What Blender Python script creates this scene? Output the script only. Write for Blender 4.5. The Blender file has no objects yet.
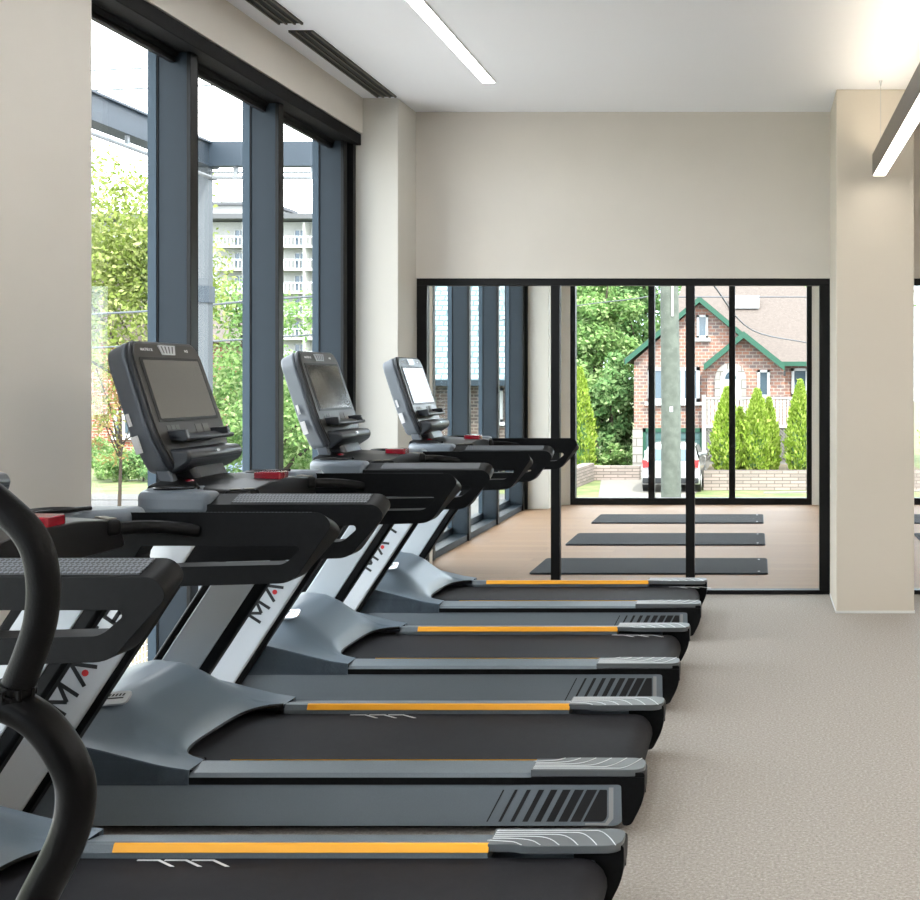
import bpy, math, random
import numpy as np
from mathutils import Vector, Matrix
random.seed(7); RNG = np.random.default_rng(11)
SC = bpy.context.scene; COL = SC.collection
PI = math.pi
# ------------------------------------------------------------------ camera
F = 1158.0; HX, HY, CH = 757.0, 380.0, 1.5
cam = bpy.data.cameras.new('camera'); co = bpy.data.objects.new('camera', cam); COL.objects.link(co)
co.location = (0, 0, CH); co.rotation_euler = (PI/2, 0, 0)
cam.sensor_width = 36; cam.sensor_fit = 'HORIZONTAL'; cam.lens = F/920*36
cam.shift_x = -(HX-460)/920; cam.shift_y = -(450-HY)/920
cam.clip_end = 500; cam.clip_start = 0.05
SC.camera = co
def at(px, py, D): return ((px-HX)*D/F, D, CH-(py-HY)*D/F)     # where a thing seen there stands

# ------------------------------------------------------------------ materials
def lin(c):
    c = c/255.0
    return c/12.92 if c <= .04045 else ((c+.055)/1.055)**2.4
def C(r, g, b): return (lin(r), lin(g), lin(b), 1)
def E(r, g, b, k=.43): return tuple(lin(v)*k for v in (r, g, b))+(1,)     # true albedo of sunlit outdoor stuff
MATS = {}
def mat(name, col, rough=.5, metal=0, noise=0, nscale=20, bump=0, bscale=60, coat=0, emit=None, estr=1, spec=None, col2=None):
    m = bpy.data.materials.new(name); m.use_nodes = True; nt = m.node_tree; N = nt.nodes; L = nt.links
    b = N['Principled BSDF']; b.inputs['Base Color'].default_value = col
    b.inputs['Roughness'].default_value = rough; b.inputs['Metallic'].default_value = metal
    if coat: b.inputs['Coat Weight'].default_value = coat; b.inputs['Coat Roughness'].default_value = .08
    if spec is not None: b.inputs['Specular IOR Level'].default_value = spec
    tc = N.new('ShaderNodeTexCoord')
    if noise or col2:
        n = N.new('ShaderNodeTexNoise'); n.inputs['Scale'].default_value = nscale; n.inputs['Detail'].default_value = 4
        L.new(tc.outputs['Object'], n.inputs['Vector'])
        r = N.new('ShaderNodeValToRGB'); r.color_ramp.elements[0].position = .35; r.color_ramp.elements[1].position = .65
        if col2: a, c = col, col2
        else:
            a = tuple(x*(1-noise) for x in col[:3])+(1,); c = tuple(min(1, x*(1+noise)) for x in col[:3])+(1,)
        r.color_ramp.elements[0].color = a; r.color_ramp.elements[1].color = c
        L.new(n.outputs['Fac'], r.inputs['Fac']); L.new(r.outputs['Color'], b.inputs['Base Color'])
    if bump:
        n2 = N.new('ShaderNodeTexNoise'); n2.inputs['Scale'].default_value = bscale; n2.inputs['Detail'].default_value = 3
        L.new(tc.outputs['Object'], n2.inputs['Vector'])
        bp = N.new('ShaderNodeBump'); bp.inputs['Strength'].default_value = bump; bp.inputs['Distance'].default_value = .01
        L.new(n2.outputs['Fac'], bp.inputs['Height']); L.new(bp.outputs['Normal'], b.inputs['Normal'])
    if emit:
        b.inputs['Emission Color'].default_value = emit; b.inputs['Emission Strength'].default_value = estr
    MATS[name] = m; return m
mat('wall_paint', C(217,211,202), .85, noise=.015, nscale=3, bump=.03, bscale=250)
mat('pillar_paint', C(212,209,201), .85, bump=.03, bscale=250)
mat('column_paint', C(212,204,191), .85, bump=.03, bscale=250)
mat('ceiling_paint', C(247,249,254), .9, bump=.02, bscale=200)
mat('black_frame', C(7,7,8), .45, spec=.25)
mat('steel_blue', C(25,37,46), .55, spec=.3, noise=.03, nscale=8)
mat('steel_blue_light', C(50,66,78), .5, spec=.3)
mat('dark_blind', C(8,8,9), .7, spec=.2, bump=.1, bscale=300)
mat('vent_black', C(14,14,14), .6); mat('vent_bar', C(105,102,92), .5, metal=.5)
mat('white_metal', C(228,228,226), .5)
mat('alu_bronze', C(110,104,98), .35, metal=.6)
mat('panel_gray', C(112,122,131), .42, noise=.04, nscale=400)
mat('panel_light', C(158,160,163), .4)
mat('hood_gray', C(96,110,122), .36, noise=.05, nscale=500, bump=.03, bscale=700)
mat('skirt_gray', C(68,80,92), .45, noise=.05, nscale=500)
mat('black_plastic', C(9,10,12), .45, spec=.14, noise=.25, nscale=60, bump=.04, bscale=500)
mat('black_gloss', C(12,12,14), .36, spec=.3)
mat('rail_gray', C(98,108,115), .38, noise=.08, nscale=300, bump=.12, bscale=500)
mat('rail_cap_gray', C(82,87,90), .4, noise=.04, nscale=300)
mat('silver_line', C(205,208,210), .3, metal=.3)
mat('safety_yellow', C(244,170,24), .45)
mat('belt_black', C(25,25,29), .7, spec=.2, noise=.12, nscale=25, bump=.12, bscale=700)
mat('mark_white', C(215,215,215), .6)
mat('silver_paint', C(214,220,226), .2, metal=.25, coat=.6)
mat('gray_gloss', C(186,194,200), .14, metal=.0, coat=.7)
mat('letter_black', C(22,24,28), .4); mat('letter_red', C(190,25,30), .4)
mat('dash_gray', C(88,97,106), .4, noise=.04, nscale=500)
mat('console_gray', C(92,99,108), .38, noise=.04, nscale=500)
mat('console_dark', C(38,42,48), .35)
mat('console_face', C(44,42,40), .3)
mat('screen_glass', C(62,62,60), .12, spec=.8, coat=1)
mat('key_gray', C(92,92,90), .5)
mat('stop_red', C(130,12,30), .25, coat=.5)
mat('sticker_white', C(225,225,228), .5)
mat('tube_black', C(5,5,6), .28, spec=.1, noise=.3, nscale=12, bump=.05, bscale=90)
mat('foam_black', C(7,7,8), .4, spec=.1, bump=.1, bscale=300)
mat('mat_rubber', C(22,26,32), .8, spec=.2, bump=.25, bscale=250)
mat('mat_edge', C(16,28,44), .7)
mat('leaf_stem', E(96,82,66,.35), .9)
mat('white_trim', E(232,235,236), .6); mat('green_trim', E(20,118,86,.28), .5)
mat('roof_brown', E(176,158,148,.19), .9, noise=.12, nscale=9)
mat('roof_teal', E(172,198,200), .9)
mat('stucco_white', E(222,222,218), .8, noise=.03, nscale=.6)
mat('window_dark', C(58,72,82), .1, coat=.5)
mat('garage_door', E(84,124,124), .5)
mat('car_white', E(228,230,232), .25, coat=1); mat('car_blue', E(96,128,176), .25, coat=1)
mat('car_black', C(22,24,26), .4); mat('car_glass', C(58,82,92), .08, coat=1); mat('tail_red', C(190,30,32), .3, coat=1)
mat('wood_pole', E(124,132,120,.36), .85, noise=.2, nscale=6, bump=.3, bscale=30)
mat('fence_white', E(218,214,208), .8); mat('lattice_gray', E(178,174,168), .8)
mat('canopy_steel', E(72,92,110,.26), .5); mat('tube_white', E(205,212,218,.3), .4); mat('post_gray', E(128,138,146,.28), .6)
mat('wire_dark', C(60,62,68), .6); mat('wire_light', C(190,192,194), .4, metal=.6)
mat('asphalt', E(186,184,180,.15), .9, noise=.08, nscale=2); mat('drive_pale', E(220,212,200,.2), .9, noise=.05, nscale=3); mat('bounce_pale', E(226,224,220,.62), .9, noise=.05, nscale=3)
mat('earth', E(168,150,118,.3), .95, noise=.2, nscale=5)
mat('grass', E(134,160,84,.26), .95, col2=E(186,196,124,.28), nscale=1.6, bump=.4, bscale=12)
mat('slab', E(120,122,126), .9)
mat('flower_pink', C(214,120,110), .7)
# floor: speckled rubber
def floor_mat():
    m = mat('rubber_floor', C(170,160,150), .8); nt = m.node_tree; N = nt.nodes; L = nt.links; b = N['Principled BSDF']
    tc = N.new('ShaderNodeTexCoord'); n = N.new('ShaderNodeTexNoise'); n.inputs['Scale'].default_value = 95; n.inputs['Detail'].default_value = 3; n.inputs['Roughness'].default_value=.8
    L.new(tc.outputs['Object'], n.inputs['Vector']); r = N.new('ShaderNodeValToRGB')
    e = r.color_ramp.elements; e[0].position = .30; e[0].color = C(124,118,111); e[1].position = .68; e[1].color = C(190,185,179)
    x = e.new(.44); x.color = C(151,145,138); x = e.new(.56); x.color = C(163,157,150)
    L.new(n.outputs['Fac'], r.inputs['Fac']); L.new(r.outputs['Color'], b.inputs['Base Color'])
    bp = N.new('ShaderNodeBump'); bp.inputs['Strength'].default_value = .15; bp.inputs['Distance'].default_value = .004
    L.new(n.outputs['Fac'], bp.inputs['Height']); L.new(bp.outputs['Normal'], b.inputs['Normal'])
floor_mat()
def brickish(name, c1, c2, mortar, scale, bw, bh, ms, axis='xz', rough=.85, offset=.5):
    m = mat(name, c1, rough); nt = m.node_tree; N = nt.nodes; L = nt.links; b = N['Principled BSDF']
    tc = N.new('ShaderNodeTexCoord'); sp = N.new('ShaderNodeSeparateXYZ'); L.new(tc.outputs['Object'], sp.inputs[0])
    cb = N.new('ShaderNodeCombineXYZ')
    if axis == 'xz':
        ad = N.new('ShaderNodeMath'); ad.operation = 'ADD'; L.new(sp.outputs['X'], ad.inputs[0]); L.new(sp.outputs['Y'], ad.inputs[1])
        L.new(ad.outputs[0], cb.inputs['X']); L.new(sp.outputs['Z'], cb.inputs['Y'])
    elif axis == 'yx':
        L.new(sp.outputs['Y'], cb.inputs['X']); L.new(sp.outputs['X'], cb.inputs['Y'])
    else:
        L.new(sp.outputs['X'], cb.inputs['X']); L.new(sp.outputs['Y'], cb.inputs['Y'])
    t = N.new('ShaderNodeTexBrick'); t.inputs['Color1'].default_value = c1; t.inputs['Color2'].default_value = c2; t.inputs['Mortar'].default_value = mortar
    t.inputs['Scale'].default_value = scale; t.inputs['Brick Width'].default_value = bw; t.inputs['Row Height'].default_value = bh
    t.inputs['Mortar Size'].default_value = ms; t.inputs['Bias'].default_value = 0; t.offset = offset
    L.new(cb.outputs[0], t.inputs['Vector']); L.new(t.outputs['Color'], b.inputs['Base Color'])
    return m, t
brickish('house_brick', E(204,142,118), E(142,122,120), E(204,190,178), 1, .25, .12, .014)
brickish('red_brick', E(204,108,84), E(178,92,76), E(216,196,180), 1, .3, .12, .02)
brickish('dark_brick', E(120,96,86), E(84,76,74), E(150,140,130), 1, .3, .12, .02)
brickish('stone_wall', E(200,182,172), E(164,152,144), E(130,118,110), 1, .5, .105, .014)
brickish('quoin_stone', E(226,220,214,.36), E(200,194,188,.34), E(168,160,152,.3), 1, .5, .3, .02)
brickish('shingle', E(206,226,228,.42), E(160,188,192,.36), E(120,150,158,.3), 1, .45, .2, .035, axis='xy')
m_, t_ = brickish('wood_floor', C(134,106,80), C(126,98,73), C(114,88,64), 1, 1.25, .16, .003, axis='xy', rough=.62)
def hmat():
    m = mat('grip_texture', C(40,42,45), .5); nt = m.node_tree; N = nt.nodes; L = nt.links; b = N['Principled BSDF']
    tc = N.new('ShaderNodeTexCoord'); mp = N.new('ShaderNodeMapping'); mp.inputs['Rotation'].default_value = (0, 0, PI/4)
    ck = N.new('ShaderNodeTexChecker'); ck.inputs['Scale'].default_value = 130
    ck.inputs['Color1'].default_value = C(26,27,30); ck.inputs['Color2'].default_value = C(92,97,103)
    L.new(tc.outputs['Object'], mp.inputs[0]); L.new(mp.outputs[0], ck.inputs[0]); L.new(ck.outputs['Color'], b.inputs['Base Color'])
hmat()
def glass_mat(name, tint, refl):
    m = bpy.data.materials.new(name); m.use_nodes = True; N = m.node_tree.nodes; L = m.node_tree.links; N.clear()
    o = N.new('ShaderNodeOutputMaterial'); mx = N.new('ShaderNodeMixShader'); t = N.new('ShaderNodeBsdfTransparent'); g = N.new('ShaderNodeBsdfGlossy')
    t.inputs[0].default_value = tint; g.inputs['Roughness'].default_value = .01; lw = N.new('ShaderNodeLayerWeight'); lw.inputs['Blend'].default_value = .15
    mu = N.new('ShaderNodeMath'); mu.operation = 'MULTIPLY'; mu.inputs[1].default_value = refl
    L.new(lw.outputs['Facing'], mu.inputs[0]); L.new(mu.outputs[0], mx.inputs[0]); L.new(t.outputs[0], mx.inputs[1]); L.new(g.outputs[0], mx.inputs[2]); L.new(mx.outputs[0], o.inputs[0])
    MATS[name] = m
glass_mat('window_glass', (.985, .995, .99, 1), .22)
def leaf_mat(name, c1, c2, c3):
    m = bpy.data.materials.new(name); m.use_nodes = True; N = m.node_tree.nodes; L = m.node_tree.links; N.clear()
    o = N.new('ShaderNodeOutputMaterial'); g = N.new('ShaderNodeNewGeometry'); r = N.new('ShaderNodeValToRGB')
    e = r.color_ramp.elements; e[0].color = c1; e[1].color = c3; x = e.new(.5); x.color = c2
    L.new(g.outputs['Random Per Island'], r.inputs[0])
    d = N.new('ShaderNodeBsdfDiffuse'); t = N.new('ShaderNodeBsdfTranslucent'); mx = N.new('ShaderNodeMixShader'); mx.inputs[0].default_value = .4
    L.new(r.outputs[0], d.inputs[0]); L.new(r.outputs[0], t.inputs[0]); L.new(d.outputs[0], mx.inputs[1]); L.new(t.outputs[0], mx.inputs[2]); L.new(mx.outputs[0], o.inputs[0])
    MATS[name] = m
leaf_mat('leaf_yellowgreen', E(140,164,74,.42), E(172,192,104,.5), E(214,220,150,.56))
leaf_mat('leaf_green', E(104,142,84,.72), E(140,176,104,.72), E(186,206,148,.72))
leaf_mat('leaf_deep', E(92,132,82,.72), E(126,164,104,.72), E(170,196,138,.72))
leaf_mat('leaf_cedar', E(132,164,58,.62), E(166,196,78,.66), E(204,218,120,.7))
leaf_mat('leaf_red', E(190,150,104,.4), E(200,184,120,.45), E(160,186,100,.42))
def emis(name, col, s):
    m = bpy.data.materials.new(name); m.use_nodes = True; N = m.node_tree.nodes; N.clear(); L = m.node_tree.links
    o = N.new('ShaderNodeOutputMaterial'); e = N.new('ShaderNodeEmission'); e.inputs[0].default_value = col; e.inputs[1].default_value = s; L.new(e.outputs[0], o.inputs[0]); MATS[name] = m
emis('lamp_cool', (.95, .98, 1, 1), 15)
emis('lamp_warm', (1, .92, .80, 1), 6)
emis('lamp_up', (1, .86, .66, 1), 9)
emis('lamp_up_fill', (1, .95, .88, 1), 60)  # strong uplight of the two added pendants, fills the ceiling

# ------------------------------------------------------------------ mesh builder
class MB:
    def __init__(s): s.v = []; s.f = []; s.m = []
    def add(s, vs, fs, mi=0):
        o = len(s.v); s.v += [tuple(v) for v in vs]; s.f += [tuple(i+o for i in f) for f in fs]; s.m += [mi]*len(fs); return s
    def box(s, a, b, mi=0):
        x0, x1 = sorted((a[0], b[0])); y0, y1 = sorted((a[1], b[1])); z0, z1 = sorted((a[2], b[2]))
        return s.add([(x0,y0,z0),(x1,y0,z0),(x1,y1,z0),(x0,y1,z0),(x0,y0,z1),(x1,y0,z1),(x1,y1,z1),(x0,y1,z1)],
              [(0,3,2,1),(4,5,6,7),(0,1,5,4),(1,2,6,5),(2,3,7,6),(3,0,4,7)], mi)
    def prism(s, pts, a, b, axis='y', mi=0):
        # polygon in the plane across the axis, extruded a..b ; y: (x,z)  x: (y,z)  z: (x,y)
        def P(p, t): return {'y': (p[0], t, p[1]), 'x': (t, p[0], p[1]), 'z': (p[0], p[1], t)}[axis]
        n = len(pts)
        area = sum(pts[i][0]*pts[(i+1) % n][1]-pts[(i+1) % n][0]*pts[i][1] for i in range(n))
        flip = (area > 0) ^ (axis == 'y') ^ (b < a)
        vs = [P(p, a) for p in pts]+[P(p, b) for p in pts]
        fs = [tuple(range(n)), tuple(range(2*n-1, n-1, -1))]+[(i, i+n, (i+1) % n+n, (i+1) % n) for i in range(n)]
        if flip: fs = [tuple(reversed(f)) for f in fs]
        return s.add(vs, fs, mi)
    def ring(s, outer, inner, a, b, mi=0):      # (x,z) loops of equal count, extruded along y
        n = len(outer); vs = [(p[0], a, p[1]) for p in outer+inner]+[(p[0], b, p[1]) for p in outer+inner]; fs = []
        for i in range(n):
            j = (i+1) % n
            fs += [(i, j, n+j, n+i), (2*n+i, 3*n+i, 3*n+j, 2*n+j), (i, 2*n+i, 2*n+j, j), (n+i, n+j, 3*n+j, 3*n+i)]
        return s.add(vs, fs, mi)
    def tube(s, path, r, n=10, mi=0, cap=True):
        P = [Vector(p) for p in path]; k = len(P); rs = r if isinstance(r, (list, tuple)) else [r]*k
        up = None; vs = []
        for i in range(k):
            t = (P[min(i+1, k-1)]-P[max(i-1, 0)]).normalized()
            if up is None:
                up = Vector((0, 0, 1)) if abs(t.z) < .9 else Vector((1, 0, 0))
            a = (up-t*up.dot(t)).normalized(); up = a; b = t.cross(a)
            for j in range(n):
                th = 2*PI*j/n; vs.append(P[i]+(a*math.cos(th)+b*math.sin(th))*rs[i])
        fs = [(i*n+j, i*n+(j+1) % n, (i+1)*n+(j+1) % n, (i+1)*n+j) for i in range(k-1) for j in range(n)]
        if cap: fs += [tuple(range(n-1, -1, -1)), tuple((k-1)*n+j for j in range(n))]
        return s.add(vs, fs, mi)
    def lathe(s, prof, c, n=20, mi=0):          # (r,z) profile round the vertical through c
        vs = [(c[0]+r*math.cos(2*PI*j/n), c[1]+r*math.sin(2*PI*j/n), c[2]+z) for r, z in prof for j in range(n)]; k = len(prof)
        fs = [(i*n+j, i*n+(j+1) % n, (i+1)*n+(j+1) % n, (i+1)*n+j) for i in range(k-1) for j in range(n)]
        fs += [tuple(range(n-1, -1, -1)), tuple((k-1)*n+j for j in range(n))]
        return s.add(vs, fs, mi)
    def quad(s, a, b, c, d, mi=0): return s.add([a, b, c, d], [(0, 1, 2, 3)], mi)
    def xf(s, M): s.v = [tuple(M @ Vector(v)) for v in s.v]; return s
    def build(s, name, mats, parent=None, smooth=30, bevel=0, seg=2, loc=None):
        me = bpy.data.meshes.new(name); me.from_pydata(s.v, [], s.f)
        for m in (mats if isinstance(mats, (list, tuple)) else [mats]): me.materials.append(MATS[m])
        me.polygons.foreach_set('material_index', s.m); me.validate(); me.update()
        if smooth:
            me.shade_smooth(); me.set_sharp_from_angle(angle=math.radians(smooth))
        o = bpy.data.objects.new(name, me); COL.objects.link(o)
        if parent: o.parent = parent
        if loc: o.location = loc
        if bevel:
            b = o.modifiers.new('bevel', 'BEVEL'); b.width = bevel; b.segments = seg; b.limit_method = 'ANGLE'; b.angle_limit = math.radians(35); b.harden_normals = False
        return o
def spline(pts, n=8):
    P = [np.array(p, float) for p in pts]; P = [2*P[0]-P[1]]+P+[2*P[-1]-P[-2]]; out = []
    for i in range(1, len(P)-2):
        for k in range(n):
            t = k/n; a, b, c, d = P[i-1:i+3]
            out.append(tuple(.5*((2*b)+(c-a)*t+(2*a-5*b+4*c-d)*t*t+(3*b-a-3*c+d)*t**3)))
    out.append(tuple(P[-2])); return out
def rounded(pts, r, n=5):
    out = []; k = len(pts)
    rr = r if isinstance(r, (list, tuple)) else [r]*k
    for i in range(k):
        p = np.array(pts[i], float); a = np.array(pts[i-1], float)-p; b = np.array(pts[(i+1) % k], float)-p
        la, lb = np.linalg.norm(a), np.linalg.norm(b); q = min(rr[i], la*.49, lb*.49)
        A = p+a/la*q; B = p+b/lb*q
        for j in range(n+1):
            t = j/n; out.append(tuple((1-t)**2*A+2*t*(1-t)*p+t*t*B))
    return out
def empty(name, loc=(0, 0, 0), rz=0):
    o = bpy.data.objects.new(name, None); COL.objects.link(o); o.location = loc; o.rotation_euler = (0, 0, rz); o.empty_display_size = .2; return o
def tag(o, label, cat, group=None, kind=None):
    o['label'] = label; o['category'] = cat
    if group: o['group'] = group
    if kind: o['kind'] = kind
    return o
def struct(o, label=None):
    o['kind'] = 'structure'
    if label: o['label'] = label
    return o
def copy_tree(o, parent=None):
    c = o.copy(); COL.objects.link(c)
    if parent: c.parent = parent
    for ch in list(o.children): copy_tree(ch, c)
    return c

# ================================================================== ROOM
CZ = 3.37; XW = -2.615; YB = -5.0; XR = 6.5; YP = 8.08; YS = 13.9; GZ = -2.0
struct(MB().box((-2.9, YB-.15, -.2), (XR+.15, YP+.05, 0)).build('floor', 'rubber_floor'))
struct(MB().box((-2.9, YP+.05, -.2), (XR+.15, YS+.12, 0)).build('floor', 'wood_floor'), 'pale wood plank floor of the studio behind the glass')
struct(MB().box((-3.0, YB-.15, CZ), (XR+.15, YS+.2, CZ+.3)).build('ceiling', 'ceiling_paint'))
struct(MB().box((-3.0, YB-.15, 0), (XR+.15, YB, CZ)).build('wall_rear', 'wall_paint'))
struct(MB().box((XR, YB, 0), (XR+.15, YS+.1, CZ)).build('wall_right', 'wall_paint'))
# left window wall: pier, soffit, corner pillar
struct(MB().box((-2.95, 3.15, 0), (XW, 4.55, CZ)).build('wall_left', 'wall_paint'))
struct(MB().box((-2.95, YB, 0), (XW, -4.2, CZ)).build('wall_left', 'wall_paint'))
struct(MB().box((-2.95, 4.55, 3.13), (XW, 7.68, CZ)).build('wall_left', 'wall_paint'), 'beige soffit above the tall windows')
struct(MB().box((-2.95, -4.2, 3.13), (XW, 3.15, CZ)).build('wall_left', 'wall_paint'))
struct(MB().box((-2.89, 7.68, 0), (-2.38, YP+.14, CZ)).build('pillar', 'pillar_paint', bevel=.004), 'pale pillar between the tall windows and the glass partition')
struct(MB().box((-2.38, YP, 2.21), (XR, YP+.14, CZ)).build('wall_back', 'wall_paint'), 'cream wall above the glass partition')
struct(MB().box((.510, 7.45, 0), (1.012, YP+.14, CZ)).build('column', 'column_paint', bevel=.006), 'beige square column at the right')
struct(MB().box((.506, 7.446, 0), (1.016, YP-.02, .016)).build('baseboard_column', 'white_metal'))
def mullion(parent, y, top=3.13, w=.06, xi=-2.683, xo=-2.88):
    mb = MB().box((xo+.015, y, .0), (xi-.02, y+w, top), 0)
    mb.box((xi-.02, y-.004, 0), (xi, y+w+.004, top), 1)
    o = mb.build('mullion', ['steel_blue', 'black_frame'], parent, bevel=.002)
    b = MB().box((xo-.004, y-.010, 0), (xo+.036, y+w+.010, top), 0).box((xo+.036, y-.005, 0), (xo+.042, y+w+.005, top), 1)
    b.build('glazing_bead', ['steel_blue_light', 'black_frame'], o)
def side_window(name, y0, y1, ys, label):
    r = struct(empty(name, (0, 0, 0)), label)
    fr = MB().box((-2.92, y0, -.0), (-2.70, y1, .06)).box((-2.92, y0, .06), (-2.84, y1, .12)).box((-2.92, y0, 3.10), (-2.70, y1, 3.16)).box((-2.92, y0, 0), (-2.70, y0+.05, 3.13))
    fr.build('frame', 'steel_blue', r, bevel=.002)
    MB().box((-2.92, y1-.05, 0), (-2.66, y1, 3.13)).build('end_jamb', 'black_frame', r, bevel=.002)
    for y in ys: mullion(r, y)
    e = [y0]+[y+.035 for y in ys]+[y1]
    for a, b in zip(e[:-1], e[1:]):
        MB().box((-2.892, a, .08), (-2.88, b, 3.12)).build('pane', 'window_glass', r)
    MB().box((-2.80, y0, 3.055), (-2.625, y1, 3.129)).build('pelmet', 'dark_blind', r, bevel=.004)
    return e
win = side_window('window_1', 4.55, 7.68, [4.48+.09, 5.49, 6.50, 7.52], 'tall steel framed window beside the treadmills')
side_window('window_2', -4.2, 3.15, [-3.2, -2.2, -1.2, -.2, .8, 1.8, 2.7], 'tall window left of the camera')
side_window('window_3', 9.35, 13.45, [9.6, 10.8, 12.0, 13.3], 'studio side window in steel frames')
for k, (a, b) in enumerate([(4.65, 5.54), (5.57, 6.55), (6.58, 7.56)]):
    r = empty('roller_blind', (-2.77, a, 3.06))
    tag(r, ['rolled up dark blind above the nearest tall window pane', 'rolled up dark blind above the middle tall window pane', 'rolled up dark blind above the window pane beside the pale pillar'][k], 'blind', 'rolled blinds under the window head')
    MB().tube([(0, 0, 0), (0, b-a, 0)], .030, 14).build('blind_roll', 'dark_blind', r)
    MB().box((-.012, .01, -.055), (.012, b-a-.01, -.030)).build('bottom_bar', 'black_frame', r)
    mb = MB()
    if k: 
        z1 = -2.9 if k == 1 else -1.66
        mb.tube([(.03, .05, .01), (.03, .05, z1)], .005, 6); mb.tube([(.03, .10, .01), (.03, .10, z1)], .004, 6)
        mb.tube([(.03, .05, z1), (.03, .075, z1-.02), (.03, .10, z1)], .006, 6)
        mb.build('pull_chain', 'black_frame', r)
# studio shell
struct(MB().box((-2.89, YP+.14, 0), (-2.62, 9.35, CZ)).build('wall_studio_left', 'wall_paint'))
struct(MB().box((-2.89, 9.35, 3.13), (-2.62, 13.45, CZ)).build('wall_studio_left', 'wall_paint'))
struct(MB().box((-2.98, YS, 0), (-2.245, YS+.2, CZ)).box((.66, YS, 0), (1.55, YS+.2, CZ)).box((4.45, YS, 0), (XR, YS+.2, CZ)).box((-2.245, YS, 3.05), (4.45, YS+.2, CZ)).build('wall_studio_back', 'pillar_paint'))
struct(MB().box((-2.89, 13.46, 0), (-2.42, YS, CZ)).build('pillar', 'pillar_paint', bevel=.004), 'pale pillar in the far corner of the studio')
tg = empty('pull_chain', (-2.70, 13.36, 1.42)); tag(tg, 'dark blind pull hanging at the last studio side window', 'blind cord')
MB().tube([(0, 0, 0), (0, 0, 1.6)], .006, 6).build('cord', 'wire_light', tg); MB().box((-.012, -.02, -.07), (.012, .02, 0)).build('weight', 'alu_bronze', tg)
def front_window(name, xs, y, z0, z1, w, depth, label, bottom=.08, top=.06, mid=None):
    r = struct(empty(name, (0, 0, 0)), label)
    mid = mid or w
    fr = MB().box((xs[0], y, z0), (xs[-1], y+depth, z0+bottom)).box((xs[0], y, z1-top), (xs[-1], y+depth, z1))
    fr.box((xs[0], y, z0+bottom), (xs[0]+w, y+depth, z1-top)).box((xs[-1]-w, y, z0+bottom), (xs[-1], y+depth, z1-top))
    fr.build('frame', 'black_frame', r, bevel=.002)
    for x in xs[1:-1]: MB().box((x-mid/2, y+.002, z0+bottom), (x+mid/2, y+depth-.002, z1-top)).build('mullion', 'black_frame', r, bevel=.002)
    for a, b in zip(xs[:-1], xs[1:]): MB().box((a+.01, y+depth*.45, z0+.01), (b-.01, y+depth*.55, z1-.02)).build('pane', 'window_glass', r)
    return r
front_window('window_4', [-2.245, -1.27, -.30, .66], YS+.02, .0, 3.06, .06, .12, 'street facing window at the far end of the studio', mid=.075)
front_window('window_5', [1.55, 2.52, 3.48, 4.45], YS+.02, .0, 3.06, .06, .12, 'street facing window of the studio right of the column', mid=.075)
front_window('window_6', [-2.385, -1.412, -.468, .512], YP+.02, 0, 2.212, .075, .07, 'black framed glass partition of the studio', bottom=.03, top=.05, mid=.062)
front_window('window_7', [1.012, 1.95, 2.9, 3.85], YP+.02, 0, 2.212, .06, .07, 'glass partition right of the column', bottom=.03, top=.05, mid=.062)
struct(MB().box((3.85, YP, 0), (XR, YP+.14, 2.21)).build('wall_back', 'wall_paint'))
# ceiling vents
def vent(y0, y1, label):
    r = empty('slot_diffuser', (-2.44, (y0+y1)/2, CZ)); tag(r, label, 'vent', 'linear ceiling vents')
    h = (y1-y0)/2
    MB().box((-.066, -h, -.004), (.066, h, 0)).build('backing', 'vent_black', r)
    for x in (-.06, -.022, .022, .06): MB().box((x-.005, -h, -.012), (x+.005, h, -.003)).build('slat', 'vent_bar', r)
vent(6.19, 7.63, 'black slotted ceiling vent ending beside the pale pillar'); vent(4.4, 6.06, 'nearer black slotted ceiling vent cut by the picture top')
# recessed linear lights
def recessed(x, y0, y1, label, m='lamp_cool'):
    r = empty('recessed_light', (x, (y0+y1)/2, CZ)); tag(r, label, 'ceiling light')
    h = (y1-y0)/2
    MB().box((-.046, -h, -.006), (-.04, h, 0)).box((.04, -h, -.006), (.046, h, 0)).box((-.046, -h-.006, -.006), (.046, -h, 0)).box((-.046, h, -.006), (.046, h+.006, 0)).build('trim', 'white_metal', r)
    MB().box((-.04, -h, -.004), (.04, h, -.001)).build('diffuser', m, r)
recessed(-1.683, -3.5, 7.265, 'long recessed white strip light in the ceiling over the treadmills')
recessed(-1.0, 9.0, 13.0, 'recessed strip light in the studio ceiling behind the glass partition')
recessed(1.4, 9.0, 13.0, 'recessed strip light in the studio ceiling toward the right')
# pendants
def pendant(x, y0, y1, label, up='lamp_up'):
    r = empty('pendant_light', (x, (y0+y1)/2, 2.79)); tag(r, label, 'pendant light', 'linear pendant lights')
    h = (y1-y0)/2; w = .042
    MB().box((-w, -h, 0), (-w+.004, h, .137)).box((w-.004, -h, 0), (w, h, .137)).box((-w, -h, 0), (w, -h+.004, .137)).box((-w, h-.004, 0), (w, h, .137)).box((-w+.004, -h+.004, .06), (w-.004, h-.004, .07)).build('housing', 'alu_bronze', r)
    MB().box((-w+.004, -h+.004, .002), (w-.004, h-.004, .006)).build('diffuser', 'lamp_warm', r)
    MB().box((-w+.008, -h+.008, .10), (w-.008, h-.008, .104)).build('uplight', up, r)
    for yy in (-h+.3, 0, h-.1):
        q = MB().tube([(0, yy, .137), (0, yy, CZ-2.79-.012)], .0015, 6).build('suspension_wire', 'wire_light', r)
        MB().lathe([(.004, -.03), (.006, -.012), (.012, 0)], (0, yy, CZ-2.79-.002), 10).build('ceiling_mount', 'wire_light', q)
pendant(.772, -2.5, 7.33, 'linear metal pendant light ending in front of the beige column')
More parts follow.
